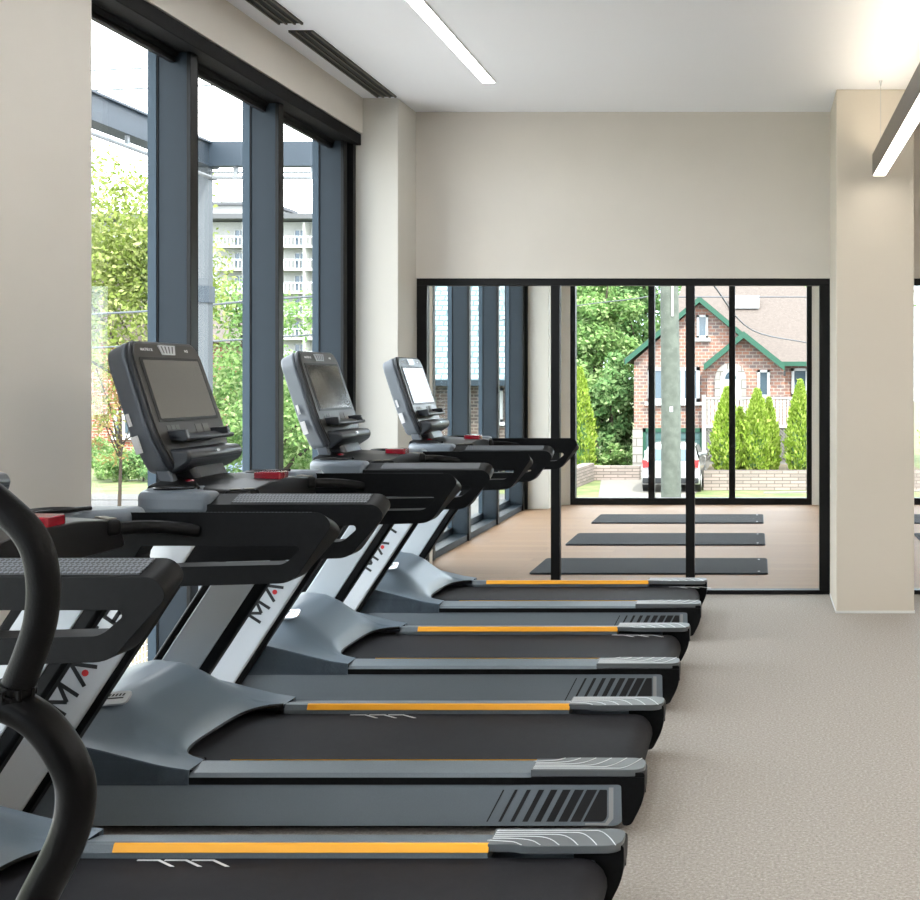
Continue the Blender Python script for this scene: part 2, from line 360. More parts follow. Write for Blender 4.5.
pendant(2.6, -2.5, 6.9, 'added unseen pendant light right of the column, brightening the ceiling', 'lamp_up_fill')  # added out of view to brighten the ceiling
pendant(4.6, -2.5, 6.9, 'added unseen pendant light near the right wall, brightening the ceiling', 'lamp_up_fill')  # second unseen pendant, also added as ceiling fill

# ================================================================== TREADMILL
def U(u): return 1.07-u
def make_treadmill():
    r = empty('treadmill', (0, 0, 0))
    W = .44
    # belt
    prof = [(U(1.66), .178)]+[(U(.115)+.072*math.sin(t), .105+.073*math.cos(t)) for t in np.linspace(0, PI*.95, 10)]+[(U(1.66), .035)]
    mb = MB().prism(prof, -.330, .330)
    bt_ = mb.build('running_belt', 'belt_black', r, smooth=40)
    z = .1792
    def mk(u, y, sgn, nm, L=.055):       # printed marks beside the foot rail
        q = MB()
        for k in range(3):
            x = k*.075
            q.prism([(x, y), (x+L*1.1, y), (x+L*1.1, y-sgn*.007), (x, y-sgn*.007)], z-.001, z, 'z')
            q.prism([(x+L*1.1-.012, y), (x+L*1.1, y), (x+L*1.1+.062, y-sgn*.045), (x+L*1.1+.050, y-sgn*.045)], z-.001, z, 'z')
        q.build(nm, 'mark_white', bt_, loc=(U(u), 0, 0))
    mk(1.335, .318, 1, 'belt_marking'); mk(.43, -.318, -1, 'belt_marking')
    for s in (-1, 1):
        y0, y1 = s*W, s*.275
        # side panel with slanted stripes near the rear
        mb = MB().prism(rounded([(U(.07), .03+.02), (U(.07), .172), (U(2.06), .172), (U(2.12), .10), (U(2.12), .03), (U(.09), .03)], [.02, .003, .02, .02, .02, .04], 4), s*(W-.018), s*(W-.001))
        sp_ = mb.build('side_panel', 'panel_gray', r, bevel=.002); mb = MB()
        yo = s*(W)
        for k in range(8):
            w = .005+.0042*k; x = U(.522)+k*.0395; sl = .055
            mb.prism([(x, .045), (x+w, .045), (x+w+sl, .150), (x+sl, .150)], yo-s*.003, yo+s*.0006, 'y', 1)
        x = U(.522)+8*.0395
        mb.prism(rounded([(x+.003, .045), (x+.07, .045), (x+.082, .060), (x+.082, .150), (x+.058, .150)], [.002, .03, .02, .004, .002], 4), yo-s*.003, yo+s*.0006, 'y', 1)
        o_ = [(x+.01, .034), (x+.085, .034), (x+.103, .055), (x+.103, .157), (x+.088, .157), (x+.088, .060), (x+.076, .040), (x+.01, .040)]
        mb.prism(o_, yo-s*.003, yo+s*.0008, 'y', 2)
        mb.build('stripe_graphic', ['black_plastic', 'letter_black', 'panel_light'], sp_, smooth=0)
        # rear corner cap
        cp = rounded([(U(0), .206), (U(0), .12), (U(.045), .032), (U(.075), .03), (U(.078), .165), (U(.14), .17), (U(.14), .208)], [.01, .05, .03, .02, .01, .005, .002], 5)
        e = MB().prism(cp, s*(W+.0005), s*.345)
        e = e.build('corner_cap', 'black_plastic', r, bevel=.006)
        MB().box((U(0)-.003, s*.395, .13), (U(0)+.0006, s*.408, .148)).build('slot', 'black_gloss', e)
        # foot rail
        sec = [(s*(W+.002), .165), (s*(W+.002), .192), (s*(W-.010), .203), (s*.350, .216), (s*.337, .213), (s*.328, .193), (s*.328, .165)]
        fr = MB().prism(sec, U(1.50), U(.375), 'x').build('foot_rail', 'rail_gray', r, smooth=20)
        MB().prism([(s*(W+.004), .168), (s*(W+.004), .191), (s*(W-.02), .191), (s*(W-.02), .168)], U(1.50), U(.0), 'x').build('lower_edge', 'black_plastic', fr)
        MB().prism([(s*.3395, .2170), (s*.333, .2150), (s*.3235, .196), (s*.3255, .194), (s*.337, .2125)], U(1.41), U(.372), 'x').build('safety_stripe', 'safety_yellow', fr)
        plan = rounded([(U(.375), s*(W+.003)), (U(.0), s*(W+.003)), (U(0)-.005, s*.320), (U(.27), s*.316), (U(.30), s*.330), (U(.375), s*.330)], [.002, .05, .05, .015, .015, .002], 6)
        ec = MB().prism(plan, .194, .2165, 'z').build('rail_end_cap', 'rail_cap_gray', fr, bevel=.005)
        ln = MB()
        for k in range(6):
            xs = U(.0)-.02-k*.052
            yo_ = [s*(.427-.014*k), s*.324]
            p = spline([(U(.37), yo_[0]), (xs-.10, yo_[0]), (xs-.055, yo_[0]-s*.006), (xs-.025, (yo_[0]+yo_[1])/2+s*.004), (xs, yo_[1])], 6)
            ln.tube([(a, b, .2166) for a, b in p], .0016, 4)
        ln.build('curved_line', 'silver_line', ec, smooth=0)
        # side skirt of the hood
        def hs(u): return np.interp(u, [1.50, 1.58, 1.68, 1.78, 1.88, 2.0, 2.08, 2.13], [.216, .228, .252, .278, .300, .316, .30, .26])
        us = np.linspace(1.505, 2.13, 16)
        MB().prism([(U(u), hs(u)-.006) for u in us]+[(U(2.13), .165), (U(1.505), .165)], s*(W-.012), s*(W+.002)).build('side_skirt', 'skirt_gray', r)
    # motor cover: one sculpted surface with a U shaped opening for the belt
    nv, nu = 41, 26; vs = []; fs = []
    edge = []
    for j in range(nv):
        y = -.442+.884*j/(nv-1); a = abs(y)
        uo = 1.50 if a > .326 else 1.50+.125*(1-((a)/.326)**4)**.5
        for i in range(nu):
            t = i/(nu-1); u = uo+(2.15-uo)*t
            es = np.interp(u, [1.50, 1.58, 1.68, 1.78, 1.88, 2.0, 2.08, 2.15], [.216, .228, .252, .278, .300, .316, .30, .22])
            ct = np.interp(u, [1.50, 1.60, 1.66, 1.72, 1.78, 1.85, 1.95, 2.03, 2.09, 2.15], [.216, .224, .272, .328, .376, .410, .422, .405, .35, .24])
            w = max(0, min(1, (.442-a)/.24)); w = w*w*(3-2*w)
            z = es*(1-w)+ct*w
            if i == 0: z = .216 if a > .326 else .220
            vs.append((U(u), y, z))
        edge.append((U(uo), y, .216))
    for j in range(nv-1):
        for i in range(nu-1): fs.append((j*nu+i, (j+1)*nu+i, (j+1)*nu+i+1, j*nu+i+1))
    mb = MB().add(vs, [tuple(reversed(f)) for f in fs])
    f0 = [(v[0], v[1], v[2]) for v in vs[nu-1::nu]]
    for a, b in zip(f0[:-1], f0[1:]): mb.quad((a[0], a[1], a[2]), (b[0], b[1], b[2]), (b[0]-.0, b[1], .05), (a[0], a[1], .05))
    for s in (-1, 1):
        row = [vs[(0 if s < 0 else nv-1)*nu+i] for i in range(nu)]
        for a, b in zip(row[:-1], row[1:]): mb.quad((a[0], a[1], a[2]), (b[0], b[1], b[2]), (b[0], b[1], .168), (a[0], a[1], .168))
    hd = mb.build('motor_cover', 'hood_gray', r, smooth=60)
    lip = [e for e in edge if abs(e[1]) < .328]
    MB().tube([(x-.004, y, z-.003) for x, y, z in [(U(1.5), -.328, .216)]+lip+[(U(1.5), .328, .216)]], .0075, 8).build('black_lip', 'black_plastic', hd)
    bd = MB().prism(rounded([(-.075, -.03), (.075, -.03), (.075, .03), (-.075, .03)], .02, 4), 0, .008, 'z')
    bd.prism([(-.055, -.006), (.055, -.006), (.055, .000), (-.055, .000)], .008, .009, 'z', 1)
    for k in range(9): bd.prism([(-.055+k*.0125, .006), (-.048+k*.0125, .006), (-.046+k*.0125, .018), (-.053+k*.0125, .018)], .008, .009, 'z', 1)
    # badge on the front of the near shoulder
    bd.xf(Matrix.Translation((U(1.86), -.268, .399)) @ Matrix.Rotation(math.radians(30), 4, 'X') @ Matrix.Rotation(math.radians(-6), 4, 'Y'))
    bd.build('badge', ['silver_paint', 'letter_black'], hd, bevel=.001)
    MB().box((U(2.10), -.41, .02), (U(1.55), .41, .17)).box((U(1.5), -.30, .03), (U(.15), .30, .16)).build('deck_frame', 'black_plastic', r)
    for x, y in ((U(.30), .33), (U(.30), -.33), (U(1.95), .33), (U(1.95), -.33)): MB().lathe([(.03, 0), (.03, .012), (.018, .016), (.018, .04)], (x, y, 0), 14).build('levelling_foot', 'black_plastic', r)
    # uprights with printed letters
    for s in (-1, 1):
        def line(z, off=0): return U(2.059-.655*z+off)
        y0, y1 = s*(W+.004), s*(W+.058)
        zt = 1.02
        up = MB().prism([(line(.02), .02), (line(zt), zt), (line(zt, .265), zt), (line(.02, .265), .02)], y0, y1).build('upright', 'black_plastic', r, bevel=.012)
        MB().prism([(line(.045, .022), .045), (line(zt-.01, .022), zt-.01), (line(zt-.01, .235), zt-.01), (line(.045, .235), .045)], y1-s*.01, y1+s*.010).build('outer_panel', 'silver_paint', up, bevel=.009, seg=3)
        MB().prism([(line(.08, .05), .08), (line(zt-.01, .05), zt-.01), (line(zt-.01, .225), zt-.01), (line(.08, .225), .08)], y0+s*.01, y0-s*.006).build('inner_panel', 'gray_gloss', up, bevel=.004)
        # letters run up the slanted panel
        lt = MB(); h = .078; adv = .118; th = .013
        d = Vector((.655, 0, 1)).normalized(); n = Vector((-d.z, 0, d.x))   # along, and cap direction (to the front)
        base = Vector((line(.415, .08), 0, .415))
        yy = y1+s*.0115
        def seg(p, q, lift=0, mi=0, tw=th):
            a = Vector(p); b = Vector(q); e = (b-a).normalized(); f = Vector((-e.y, e.x))*tw/2
            pts = [a+f, b+f, b-f, a-f]; w3 = [base+d*v.x+n*v.y for v in pts]
            lt.prism([(w.x, w.z) for w in w3], yy-s*.003, yy, 'y', mi)
        w = .075
        def M_(o): seg((o, 0), (o, h)); seg((o, h), (o+w/2, .02)); seg((o+w/2, .02), (o+w, h)); seg((o+w, h), (o+w, 0))
        def A_(o):
            seg((o, 0), (o+w/2, h)); seg((o+w/2, h), (o+w, 0))
            c = base+d*(o+w/2)+n*.022; lt.prism([(c.x+.011*math.cos(t), c.z+.011*math.sin(t)) for t in np.linspace(0, 2*PI, 13)[:-1]], yy-s*.003, yy+s*.0005, 'y', 1)
        def T_(o): seg((o, h-.006), (o+w, h-.006)); seg((o+w/2, h), (o+w/2, 0))
        def R_(o): seg((o, 0), (o, h)); seg((o, h-.006), (o+w*.9, h-.006)); seg((o+w*.9, h), (o+w*.9, h*.45)); seg((o+w*.9, h*.48), (o, h*.48)); seg((o+w*.45, h*.48), (o+w, 0))
        def I_(o): seg((o+.01, 0), (o+.01, h))
        def X_(o): seg((o, 0), (o+w, h)); seg((o, h), (o+w, 0))
        # seen from outside the near (-y) side the text reads upward
        x = 0.0
        for fn, a in ((M_, .112), (A_, .112), (T_, .112), (R_, .108), (I_, .045), (X_, .1)):
            fn(x); x += a
        lt.build('lettering', ['letter_black', 'letter_red'], up, smooth=0)
        # armrest loop
        outer = rounded([(U(1.44), 1.124), (U(.865), 1.124), (U(.838), 1.088), (U(.950), .922), (U(1.56), .905), (U(1.54), 1.05)], [.01, .03, .02, .04, .02, .01], 6)
        inner = rounded([(U(1.38), 1.028), (U(.935), 1.028), (U(.930), 1.015), (U(.975), .975), (U(1.39), .966), (U(1.40), .995)], [.01, .015, .01, .02, .01, .01], 6)
        mb = MB().ring(outer, inner, s*.42, s*.50)
        mb.v = [(x_, y_, z_-(.028 if (abs(y_) > .46 and z_ > 1.05) else 0)) for x_, y_, z_ in mb.v]
        ar = mb.build('armrest', 'black_plastic', r, bevel=.010, seg=3, smooth=40)
        MB().prism([(s*.427, 1.1240), (s*.490, 1.1020), (s*.490, 1.0980), (s*.427, 1.1190)], U(1.34), U(.90), 'x').build('grip_pad', 'grip_texture', ar)
        hb = MB().tube(spline([(U(1.22), s*.430, 1.07), (U(1.30), s*.39, 1.085), (U(1.36), s*.335, 1.092), (U(1.42), s*.25, 1.092), (U(1.5), s*.17, 1.088), (U(1.62), s*.12, 1.08)], 6), .019, 12).build('handlebar', 'black_plastic', r)
        pd = MB().box((-.055, -.021, -.02), (.055, .021, .024)).xf(Matrix.Translation((U(1.40), s*.275, 1.10)) @ Matrix.Rotation(s*math.radians(-38), 4, 'Z')).build('control_pod', 'black_plastic', hb, bevel=.012, seg=3)
        bt = MB()
        for k in (-1, 1): bt.box((k*.022-.017, -.013, .024), (k*.022+.017, .013, .0275))
        bt.xf(Matrix.Translation((U(1.40), s*.275, 1.10)) @ Matrix.Rotation(s*math.radians(-38), 4, 'Z')).build('button', 'vent_bar', pd, bevel=.002)
    # dash
    plan = [(U(1.405), -.505)]+[(U(1.50)-.215*math.sin(t)**.7, -.505*math.cos(t)**.40) for t in np.linspace(0, PI/2-.01, 14)]
    plan = plan+[(x, -y) for x, y in reversed(plan)]
    plan += [(U(1.405), .41), (U(1.52), .35), (U(1.53), .2), (U(1.53), -.2), (U(1.52), -.35), (U(1.405), -.41)]
    ds = MB().prism(plan, 1.060, 1.134, 'z').build('dashboard', 'dash_gray', r, bevel=.022, seg=4, smooth=50)
    for s in (-1, 1):
        c = (U(1.595), s*.350, 1.132)
        cpb = MB().lathe([(.062, 0), (.066, .006), (.060, .009), (.050, .004), (.044, -.03), (.040, -.032)], c, 24).build('cup_holder', 'black_gloss', ds, smooth=50)
        MB().tube([(U(1.57), s*.25, 1.140), (U(1.50), s*.38, 1.140)], .006, 6).build('tray_edge', 'black_plastic', ds)
    cp_ = MB().prism(rounded([(-.32, 1.06), (-.29, 1.138), (-.10, 1.158), (.10, 1.158), (.29, 1.138), (.32, 1.06)], .02, 3), U(1.72), U(1.37), 'x')
    cp_.v = [(x, y, z-(.02 if x > U(1.4) else 0)) for x, y, z in cp_.v]
    cp_ = cp_.build('center_panel', 'black_gloss', ds, bevel=.012, seg=3)
    MB().prism(rounded([(U(1.46), -.052), (U(1.365), -.040), (U(1.365), .040), (U(1.46), .052)], .012, 3), 1.138, 1.164, 'z').build('stop_button', 'stop_red', ds, bevel=.005)
    MB().lathe([(.020, 0), (.022, .012), (.014, .022), (.004, .026)], (U(1.63), -.17, 1.125), 16).build('safety_key', 'stop_red', ds, smooth=50)
    # console head: local frame  v up along the face, n out of the face
    tl = math.radians(18.5)
    B = Matrix(((math.cos(tl), 0, -math.sin(tl), U(1.685)), (0, 1.10, 0, 0), (math.sin(tl), 0, math.cos(tl), 1.256), (0, 0, 0, 1)))
    def face(pts, a, b, mi=0): return MB().prism(pts, a, b, 'x', mi)
    out = rounded([(-.200, -.075), (.200, -.075), (.242, .05), (.232, .36), (.205, .405), (-.205, .405), (-.232, .36), (-.242, .06)], [.03, .03, .05, .04, .035, .035, .04, .05], 5)
    hsn = face(out, -.100, -.022)
    n_ = len(out)
    hsn.v = [((x, y*.90, z*.95+.012) if x < -.09 else (x, y, z)) for x, y, z in hsn.v]
    hs_ = hsn.xf(B).build('console_housing', 'console_gray', r, bevel=.012, seg=3, smooth=45)
    face([(y*.985, z) for y, z in out], -.022, -.002).xf(B).build('dark_rim', 'console_dark', hs_, bevel=.006)
    fc = face([(y*.94, z*.965+.004) for y, z in out], -.002, .004).xf(B).build('front_face', 'console_face', hs_, bevel=.002)
    face(rounded([(-.200, .100), (.200, .100), (.194, .342), (-.194, .342)], .006, 3), .004, .0065).xf(B).build('screen_bezel', 'black_gloss', hs_, bevel=.001)
    face(rounded([(-.186, .112), (.186, .112), (.181, .330), (-.181, .330)], .004, 2), .0065, .008).xf(B).build('display', 'screen_glass', hs_)
    kp = MB()
    for iy in range(3):
        for iz in range(2): kp.box((.004, -.165+iy*.028, .048+iz*.022), (.0055, -.142+iy*.028, .065+iz*.022))
    for iy in range(2): kp.box((.004, .02+iy*.05, .05), (.0055, .06+iy*.05, .085))
    kp.xf(B).build('keypad', 'key_gray', hs_)
    # top emblem and word
    em = face([(-.055, .388), (.055, .388), (.040, .352), (-.040, .352)], .004, .008)
    for k in range(4): em.add([(.0085, -.042+k*.024, .384), (.0085, -.032+k*.024, .384), (.0085, -.028+k*.018, .357), (.0085, -.034+k*.018, .357)], [(0, 1, 2, 3)], 1)
    em.xf(B).build('emblem', ['silver_paint', 'console_face'], hs_)
    tx = MB(); ox = -.165
    def sg(p, q):
        a = Vector(p); b = Vector(q); e = (b-a).normalized(); f = Vector((-e.y, e.x))*.0011; pts = [a+f, b+f, b-f, a-f]
        tx.prism([(v.x, v.y) for v in pts], .004, .0052, 'x')
    cw, chh, z0 = .0085, .009, .366
    for g in 'MATRIX':
        S = {'M': [(0,0,0,1),(0,1,.5,.2),(.5,.2,1,1),(1,1,1,0)], 'A': [(0,0,.5,1),(.5,1,1,0)], 'T': [(0,1,1,1),(.5,1,.5,0)], 'R': [(0,0,0,1),(0,1,1,1),(1,1,1,.5),(1,.5,0,.5),(.5,.5,1,0)], 'I': [(.5,0,.5,1)], 'X': [(0,0,1,1),(0,1,1,0)]}[g]
        for a, b, c, d_ in S: sg((ox+a*cw, z0+b*chh), (ox+c*cw, z0+d_*chh))
        ox += .0125
    for a, b, c, d_ in ((.12,0,.12,1), (.12,.5,.138,1), (.12,.5,.138,0), (.138,0,.138,1)): sg((a, z0+b*chh), (c, z0+d_*chh))
    tx.xf(B).build('lettering', 'mark_white', hs_, smooth=0)
    # reading rack and lower bulge
    rk = MB().prism([(.0, .052), (.050, .030), (.062, .034), (.062, .046), (.048, .046), (.012, .070)], -.168, .168, 'y')
    rk.prism([(.0, .052), (.062, .034), (.066, .070), (.0, .085)], -.168, -.148, 'y').prism([(.0, .052), (.062, .034), (.066, .070), (.0, .085)], .120, .140, 'y')
    rk.xf(B @ Matrix.Translation((0, 0, -.018))).build('reading_rack', 'console_dark', hs_, bevel=.004, seg=2)
    bl = MB().prism([(-.02, .045), (.02, .030), (.060, .014), (.066, -.010), (.050, -.034), (-.02, -.052)], -.190, .190, 'y').xf(B @ Matrix.Translation((0, 0, -.035))).build('lower_bulge', 'console_dark', hs_, bevel=.014, seg=3)
    MB().prism([(.012*math.cos(t), .006*math.sin(t)) for t in np.linspace(0, 2*PI, 13)[:-1]], .064, .068, 'x').xf(B @ Matrix.Translation((0, 0, -.035))).build('logo_dot', 'silver_paint', bl)
    for z_, l_, w_ in ((.135, .045, .010), (.045, .062, .022)):
        for s in (-1, 1):
            MB().box((-.075-w_/2, s*.231, z_-l_/2), (-.075+w_/2, s*.2375, z_+l_/2)).xf(B).build('sticker', 'sticker_white', hs_)
    sm = MB().box((-.118, -.240, .205), (-.022, .240, .2065)).xf(B)
    nk = MB().prism([(U(1.60), 1.11), (U(1.68), 1.26), (U(1.77), 1.30), (U(1.73), 1.11)], -.12, .12).build('console_neck', 'console_dark', r, bevel=.02, seg=3)
    for s in (-1, 1): MB().prism([(U(1.66), 1.11), (U(1.70), 1.22), (U(1.755), 1.24), (U(1.715), 1.11)], s*.165, s*.205).build('side_stay', 'console_gray', nk, bevel=.006)
    return r
tm = make_treadmill()
spots = [(-.370, 2.872, 'nearest black and grey treadmill, its console cut by the left picture edge'),
         (-.370, 4.255, 'treadmill with a grey blank screen, second from the camera'),
         (-.352, 5.685, 'treadmill third from the camera, its console before the blue window posts'),
         (-.322, 7.080, 'farthest treadmill, its belt right in front of the glass partition')]
for i, (xr, yc, lb) in enumerate(spots):
    o = tm if i == 0 else copy_tree(tm)
    o.location = (xr-1.07, yc, 0)
    belt_ = [c for c in o.children if c.name.startswith('running_belt')][0]
    mk_ = sorted([c for c in belt_.children], key=lambda c: c.name)
    far_, near_ = [(1.335, .43), (1.235, .43), (.40, 1.33), (.24, 1.0)][i]
    mk_[0].location.x = U(far_); mk_[1].location.x = U(near_)
    tag(o, lb, 'treadmill', 'treadmills in a row facing the windows')

# ================================================================== ELLIPTICAL in the left foreground
el = tag(empty('elliptical_trainer', (-1.45, 1.55, 0)), 'exercise machine with curved black tube handles in the left foreground', 'exercise machine')
O = Vector((-1.45, 1.55, 0))
def P_(px, py, D=1.55): return tuple(Vector(at(px, py, D))-O)
p2 = spline([P_(-120, 745), P_(-70, 708), P_(-20, 700), P_(15, 707), P_(46, 728), P_(70, 765), P_(76, 800), P_(66, 842), P_(37, 900), P_(0, 975), P_(-60, 1090), P_(-130, 1200, 1.6)], 8)
arm = MB().tube(p2, .0245, 20).build('handle_arm', 'tube_black', el, smooth=60)
p1 = spline([P_(-150, 520), P_(-90, 478), P_(-30, 486), P_(5, 509), P_(33, 540), P_(43, 578), P_(41, 618), P_(30, 655), P_(14, 694)], 8)
MB().tube(p1, [.019]*12+[.0205]*(len(p1)-12), 18).build('upper_grip', 'foam_black', el, smooth=60)
cl = MB().tube([P_(17, 684), P_(12, 700)], .0235, 18); cl.tube([P_(15, 690), P_(14, 692)], .027, 18)
for q in range(8):
    t = 2*PI*q/8; c = Vector(P_(14, 692)); cl.tube([c+Vector((.024*math.cos(t), .024*math.sin(t), .006)), c+Vector((.024*math.cos(t), .024*math.sin(t), -.006))], .004, 6)
cl.build('clamp_collar', 'tube_black', el)
MB().box((-.75, -.06, .0), (.35, .06, .09)).build('base_rail', 'black_plastic', el, bevel=.02)
MB().box((-.75, -.3, .0), (-.65, .3, .08)).build('cross_foot', 'black_plastic', el, bevel=.02)
MB().box((.25, -.26, .0), (.35, .26, .08)).build('cross_foot', 'black_plastic', el, bevel=.02)
MB().tube([(.0, 0, .08), (-.12, .0, .9), (-.25, .0, 1.25)], .04, 14).build('mast', 'tube_black', el)
MB().tube([P_(-130, 1200, 1.6), (-.02, .0, .40)], .03, 14).build('pivot', 'tube_black', el)
MB().tube([P_(-120, 745), (-.13, 0, 1.0)], .0245, 14).build('mast_bracket', 'tube_black', el)
MB().tube([P_(-150, 520), (-.22, 0, 1.2)], .02, 14).build('grip_bracket', 'tube_black', el)
MB().box((-.34, -.14, 1.22), (-.16, .14, 1.27)).build('console', 'console_dark', el, bevel=.01)

# ================================================================== STUDIO MATS
def mat_obj(x0, x1, y0, y1, label):
    r = empty('exercise_mat', ((x0+x1)/2, (y0+y1)/2, 0)); tag(r, label, 'exercise mat', 'exercise mats on the studio floor')
    w, d = (x1-x0)/2, (y1-y0)/2
    a = MB().prism(rounded([(-w, -d), (w, -d), (w, d), (-w, d)], .04, 4), 0.0005, .010, 'z').build('mat_base', 'mat_edge', r)
    MB().prism(rounded([(-w+.006, -d+.006), (w-.006, -d+.006), (w-.006, d-.006), (-w+.006, d-.006)], .04, 4), .010, .0135, 'z').build('mat_top', 'mat_rubber', r)
    for sy in (-1, 1):
        q = MB().lathe([(.010, .0135), (.010, .0142)], (w-.07, sy*(d-.08), 0), 12); q.build('eyelet', 'mark_white', r)
mat_obj(-1.76, .085, 8.92, 9.68, 'dark exercise mat nearest the glass partition')
mat_obj(-1.74, .075, 10.48, 11.26, 'dark exercise mat in the middle of the three')
mat_obj(-1.735, .07, 12.08, 12.84, 'dark exercise mat farthest away, below the street window')
mat_obj(1.52, 3.3, 10.48, 11.26, 'dark exercise mat seen at the right picture edge, the nearer one')
mat_obj(1.50, 3.3, 12.08, 12.84, 'dark exercise mat seen at the right picture edge, the farther one')

# ================================================================== OUTDOORS
struct(MB().box((-140, 14.4, GZ-.3), (60, 190, GZ)).box((-140, -40, GZ-.3), (-3.0, 14.4, GZ)).build('ground', 'grass'))
struct(MB().box((-140, 17, GZ-.02), (60, 33.5, GZ+.02)).build('road', 'asphalt'), 'pale street outside')
struct(MB().prism([(-4.6, 33.5), (-2.0, 33.5), (-1.6, 41.7), (-5.6, 41.7)], GZ, GZ+.03, 'z').build('driveway', 'drive_pale'))
struct(MB().prism([(.2, 35.6), (8, 36.6), (8, 37.0), (.2, 35.9)], GZ, GZ+.04, 'z').build('path', 'drive_pale'))
struct(MB().box((-60, 33.5, GZ), (-6, 35.2, GZ+.04)).build('path', 'asphalt'), 'pale sidewalk across the street')
struct(MB().box((-17, -40, GZ), (-3.0, 17, GZ+.02)).build('ground', 'bounce_pale'), 'added pale ground outside the tall windows, bouncing daylight to the ceiling')  # pale slab added as a reflector, sends daylight up to the ceiling
struct(MB().box((-10, 9.5, GZ), (-3.0, 17.2, GZ+.03)).build('ground', 'earth'), 'bare soil outside the tall windows')

def leaves(centers, radii, n, size, squash=1.0, up=0.0, shell=.55):
    """quads scattered through ellipsoid clumps"""
    centers = np.array(centers, float); radii = np.array(radii, float)
    if radii.ndim == 1: radii = np.stack([radii]*3, 1)
    vol = radii.prod(1)**(2/3); idx = RNG.choice(len(centers), n, p=vol/vol.sum())
    d = RNG.normal(size=(n, 3)); d /= np.linalg.norm(d, axis=1)[:, None]
    rr = (shell+(1-shell)*RNG.random(n))[:, None]
    c = centers[idx]+d*rr*radii[idx]
    nrm = d*.6+RNG.normal(size=(n, 3))*.6+np.array([0, 0, up]); nrm /= np.linalg.norm(nrm, axis=1)[:, None]
    t = np.cross(nrm, RNG.normal(size=(n, 3))); t /= np.linalg.norm(t, axis=1)[:, None]; b = np.cross(nrm, t)
    s = size*(.6+.8*RNG.random(n))[:, None]
    v = np.stack([c-t*s, c-b*s*.5*squash+t*s*.1, c+t*s, c+b*s*.5*squash+t*s*.1], 1).reshape(-1, 3)
    return v
def leafmesh(name, v, m, parent, loc=(0, 0, 0)):
    n = len(v)//4; me = bpy.data.meshes.new(name)
    me.vertices.add(n*4); me.vertices.foreach_set('co', v.astype(np.float32).ravel())
    me.loops.add(n*4); me.loops.foreach_set('vertex_index', np.arange(n*4, dtype=np.int32))
    me.polygons.add(n); me.polygons.foreach_set('loop_start', np.arange(0, n*4, 4, dtype=np.int32))
    me.materials.append(MATS[m]); me.update(); me.validate()
    o = bpy.data.objects.new(name, me); COL.objects.link(o); o.parent = parent; o.location = loc; return o
def tree(name, x, y, crown_z, R, H, n, size, m, label, cat='tree', z0=GZ, clumps=26, group=None, trunk=.16, lean=0):
    r = tag(empty(name, (x, y, z0)), label, cat, group)
    cs = []; rs = []
    cz = crown_z-z0
    for k in range(clumps):
        d = RNG.normal(size=3); d /= np.linalg.norm(d); q = RNG.random()**.4
        cs.append((lean+d[0]*R*.72*q, d[1]*R*.72*q, cz+d[2]*H*.72*q)); rr = R*(.25+.15*RNG.random()); rs.append((rr, rr, rr*.8))
    leafmesh('foliage', leaves(cs, rs, n, size, up=.4, shell=.35), m, r)
    mb = MB(); mb.tube([(0, 0, -.05), (.05, 0, cz*.5), (lean*.6, .05, cz+H*.3)], [trunk, trunk*.75, trunk*.3], 8)
    for k in range(0, min(clumps, 9)):
        c = cs[k]; zb = max(.3, cz*(.45+.05*(k % 4)))
        mb.tube([(0, 0, zb), (c[0]*.5, c[1]*.5, (zb+c[2])/2+.1), tuple(c)], [trunk*.4, trunk*.25, .02], 6)
    mb.build('trunk', 'leaf_stem', r)
    return r
# trees seen through the tall side windows
tree('honey_locust', -10.62, 21.0, 3.6, 2.5, 2.6, 17000, .052, 'leaf_yellowgreen', 'large yellow green tree outside the nearest tall window pane', clumps=70, trunk=.09, lean=-.9)
tree('honey_locust', -9.9, 23.5, .9, 1.9, 3.6, 14000, .055, 'leaf_green', 'green tree outside the middle tall window pane', clumps=40)
tree('leafy_tree', -11.8, 29.0, .0, 1.7, 3.6, 12000, .08, 'leaf_green', 'green tree below the apartment balconies, outside the last tall window pane', clumps=22)
tree('russet_shrub', -16.8, 30.5, 1.2, 1.9, 2.4, 2000, .06, 'leaf_red', 'thin russet and green shrub against the red brick house', 'shrub', clumps=14, trunk=.05)
for k, (px, D, rr, hh, m, lb) in enumerate([(102, 41, 1.0, .9, 'leaf_green', 'leafy bush in front of the red brick house, left one'), (122, 40, 1.1, .8, 'leaf_green', 'leafy bush under the white window of the red brick house'), (143, 40, 1.0, .8, 'leaf_deep', 'leafy bush at the right of the white brick house window'), (297, 33, .9, 1.0, 'leaf_yellowgreen', 'bright yellow green bush beside the parked blue car'), (306, 36, .8, .7, 'leaf_green', 'low green bush outside the last tall window pane')]):
    x = (px-HX)*D/F; tree('bush', x, D, GZ+hh*.8, rr, hh, 3500, .055, m, lb, 'bush', clumps=10, trunk=.04, group='bushes across the street')
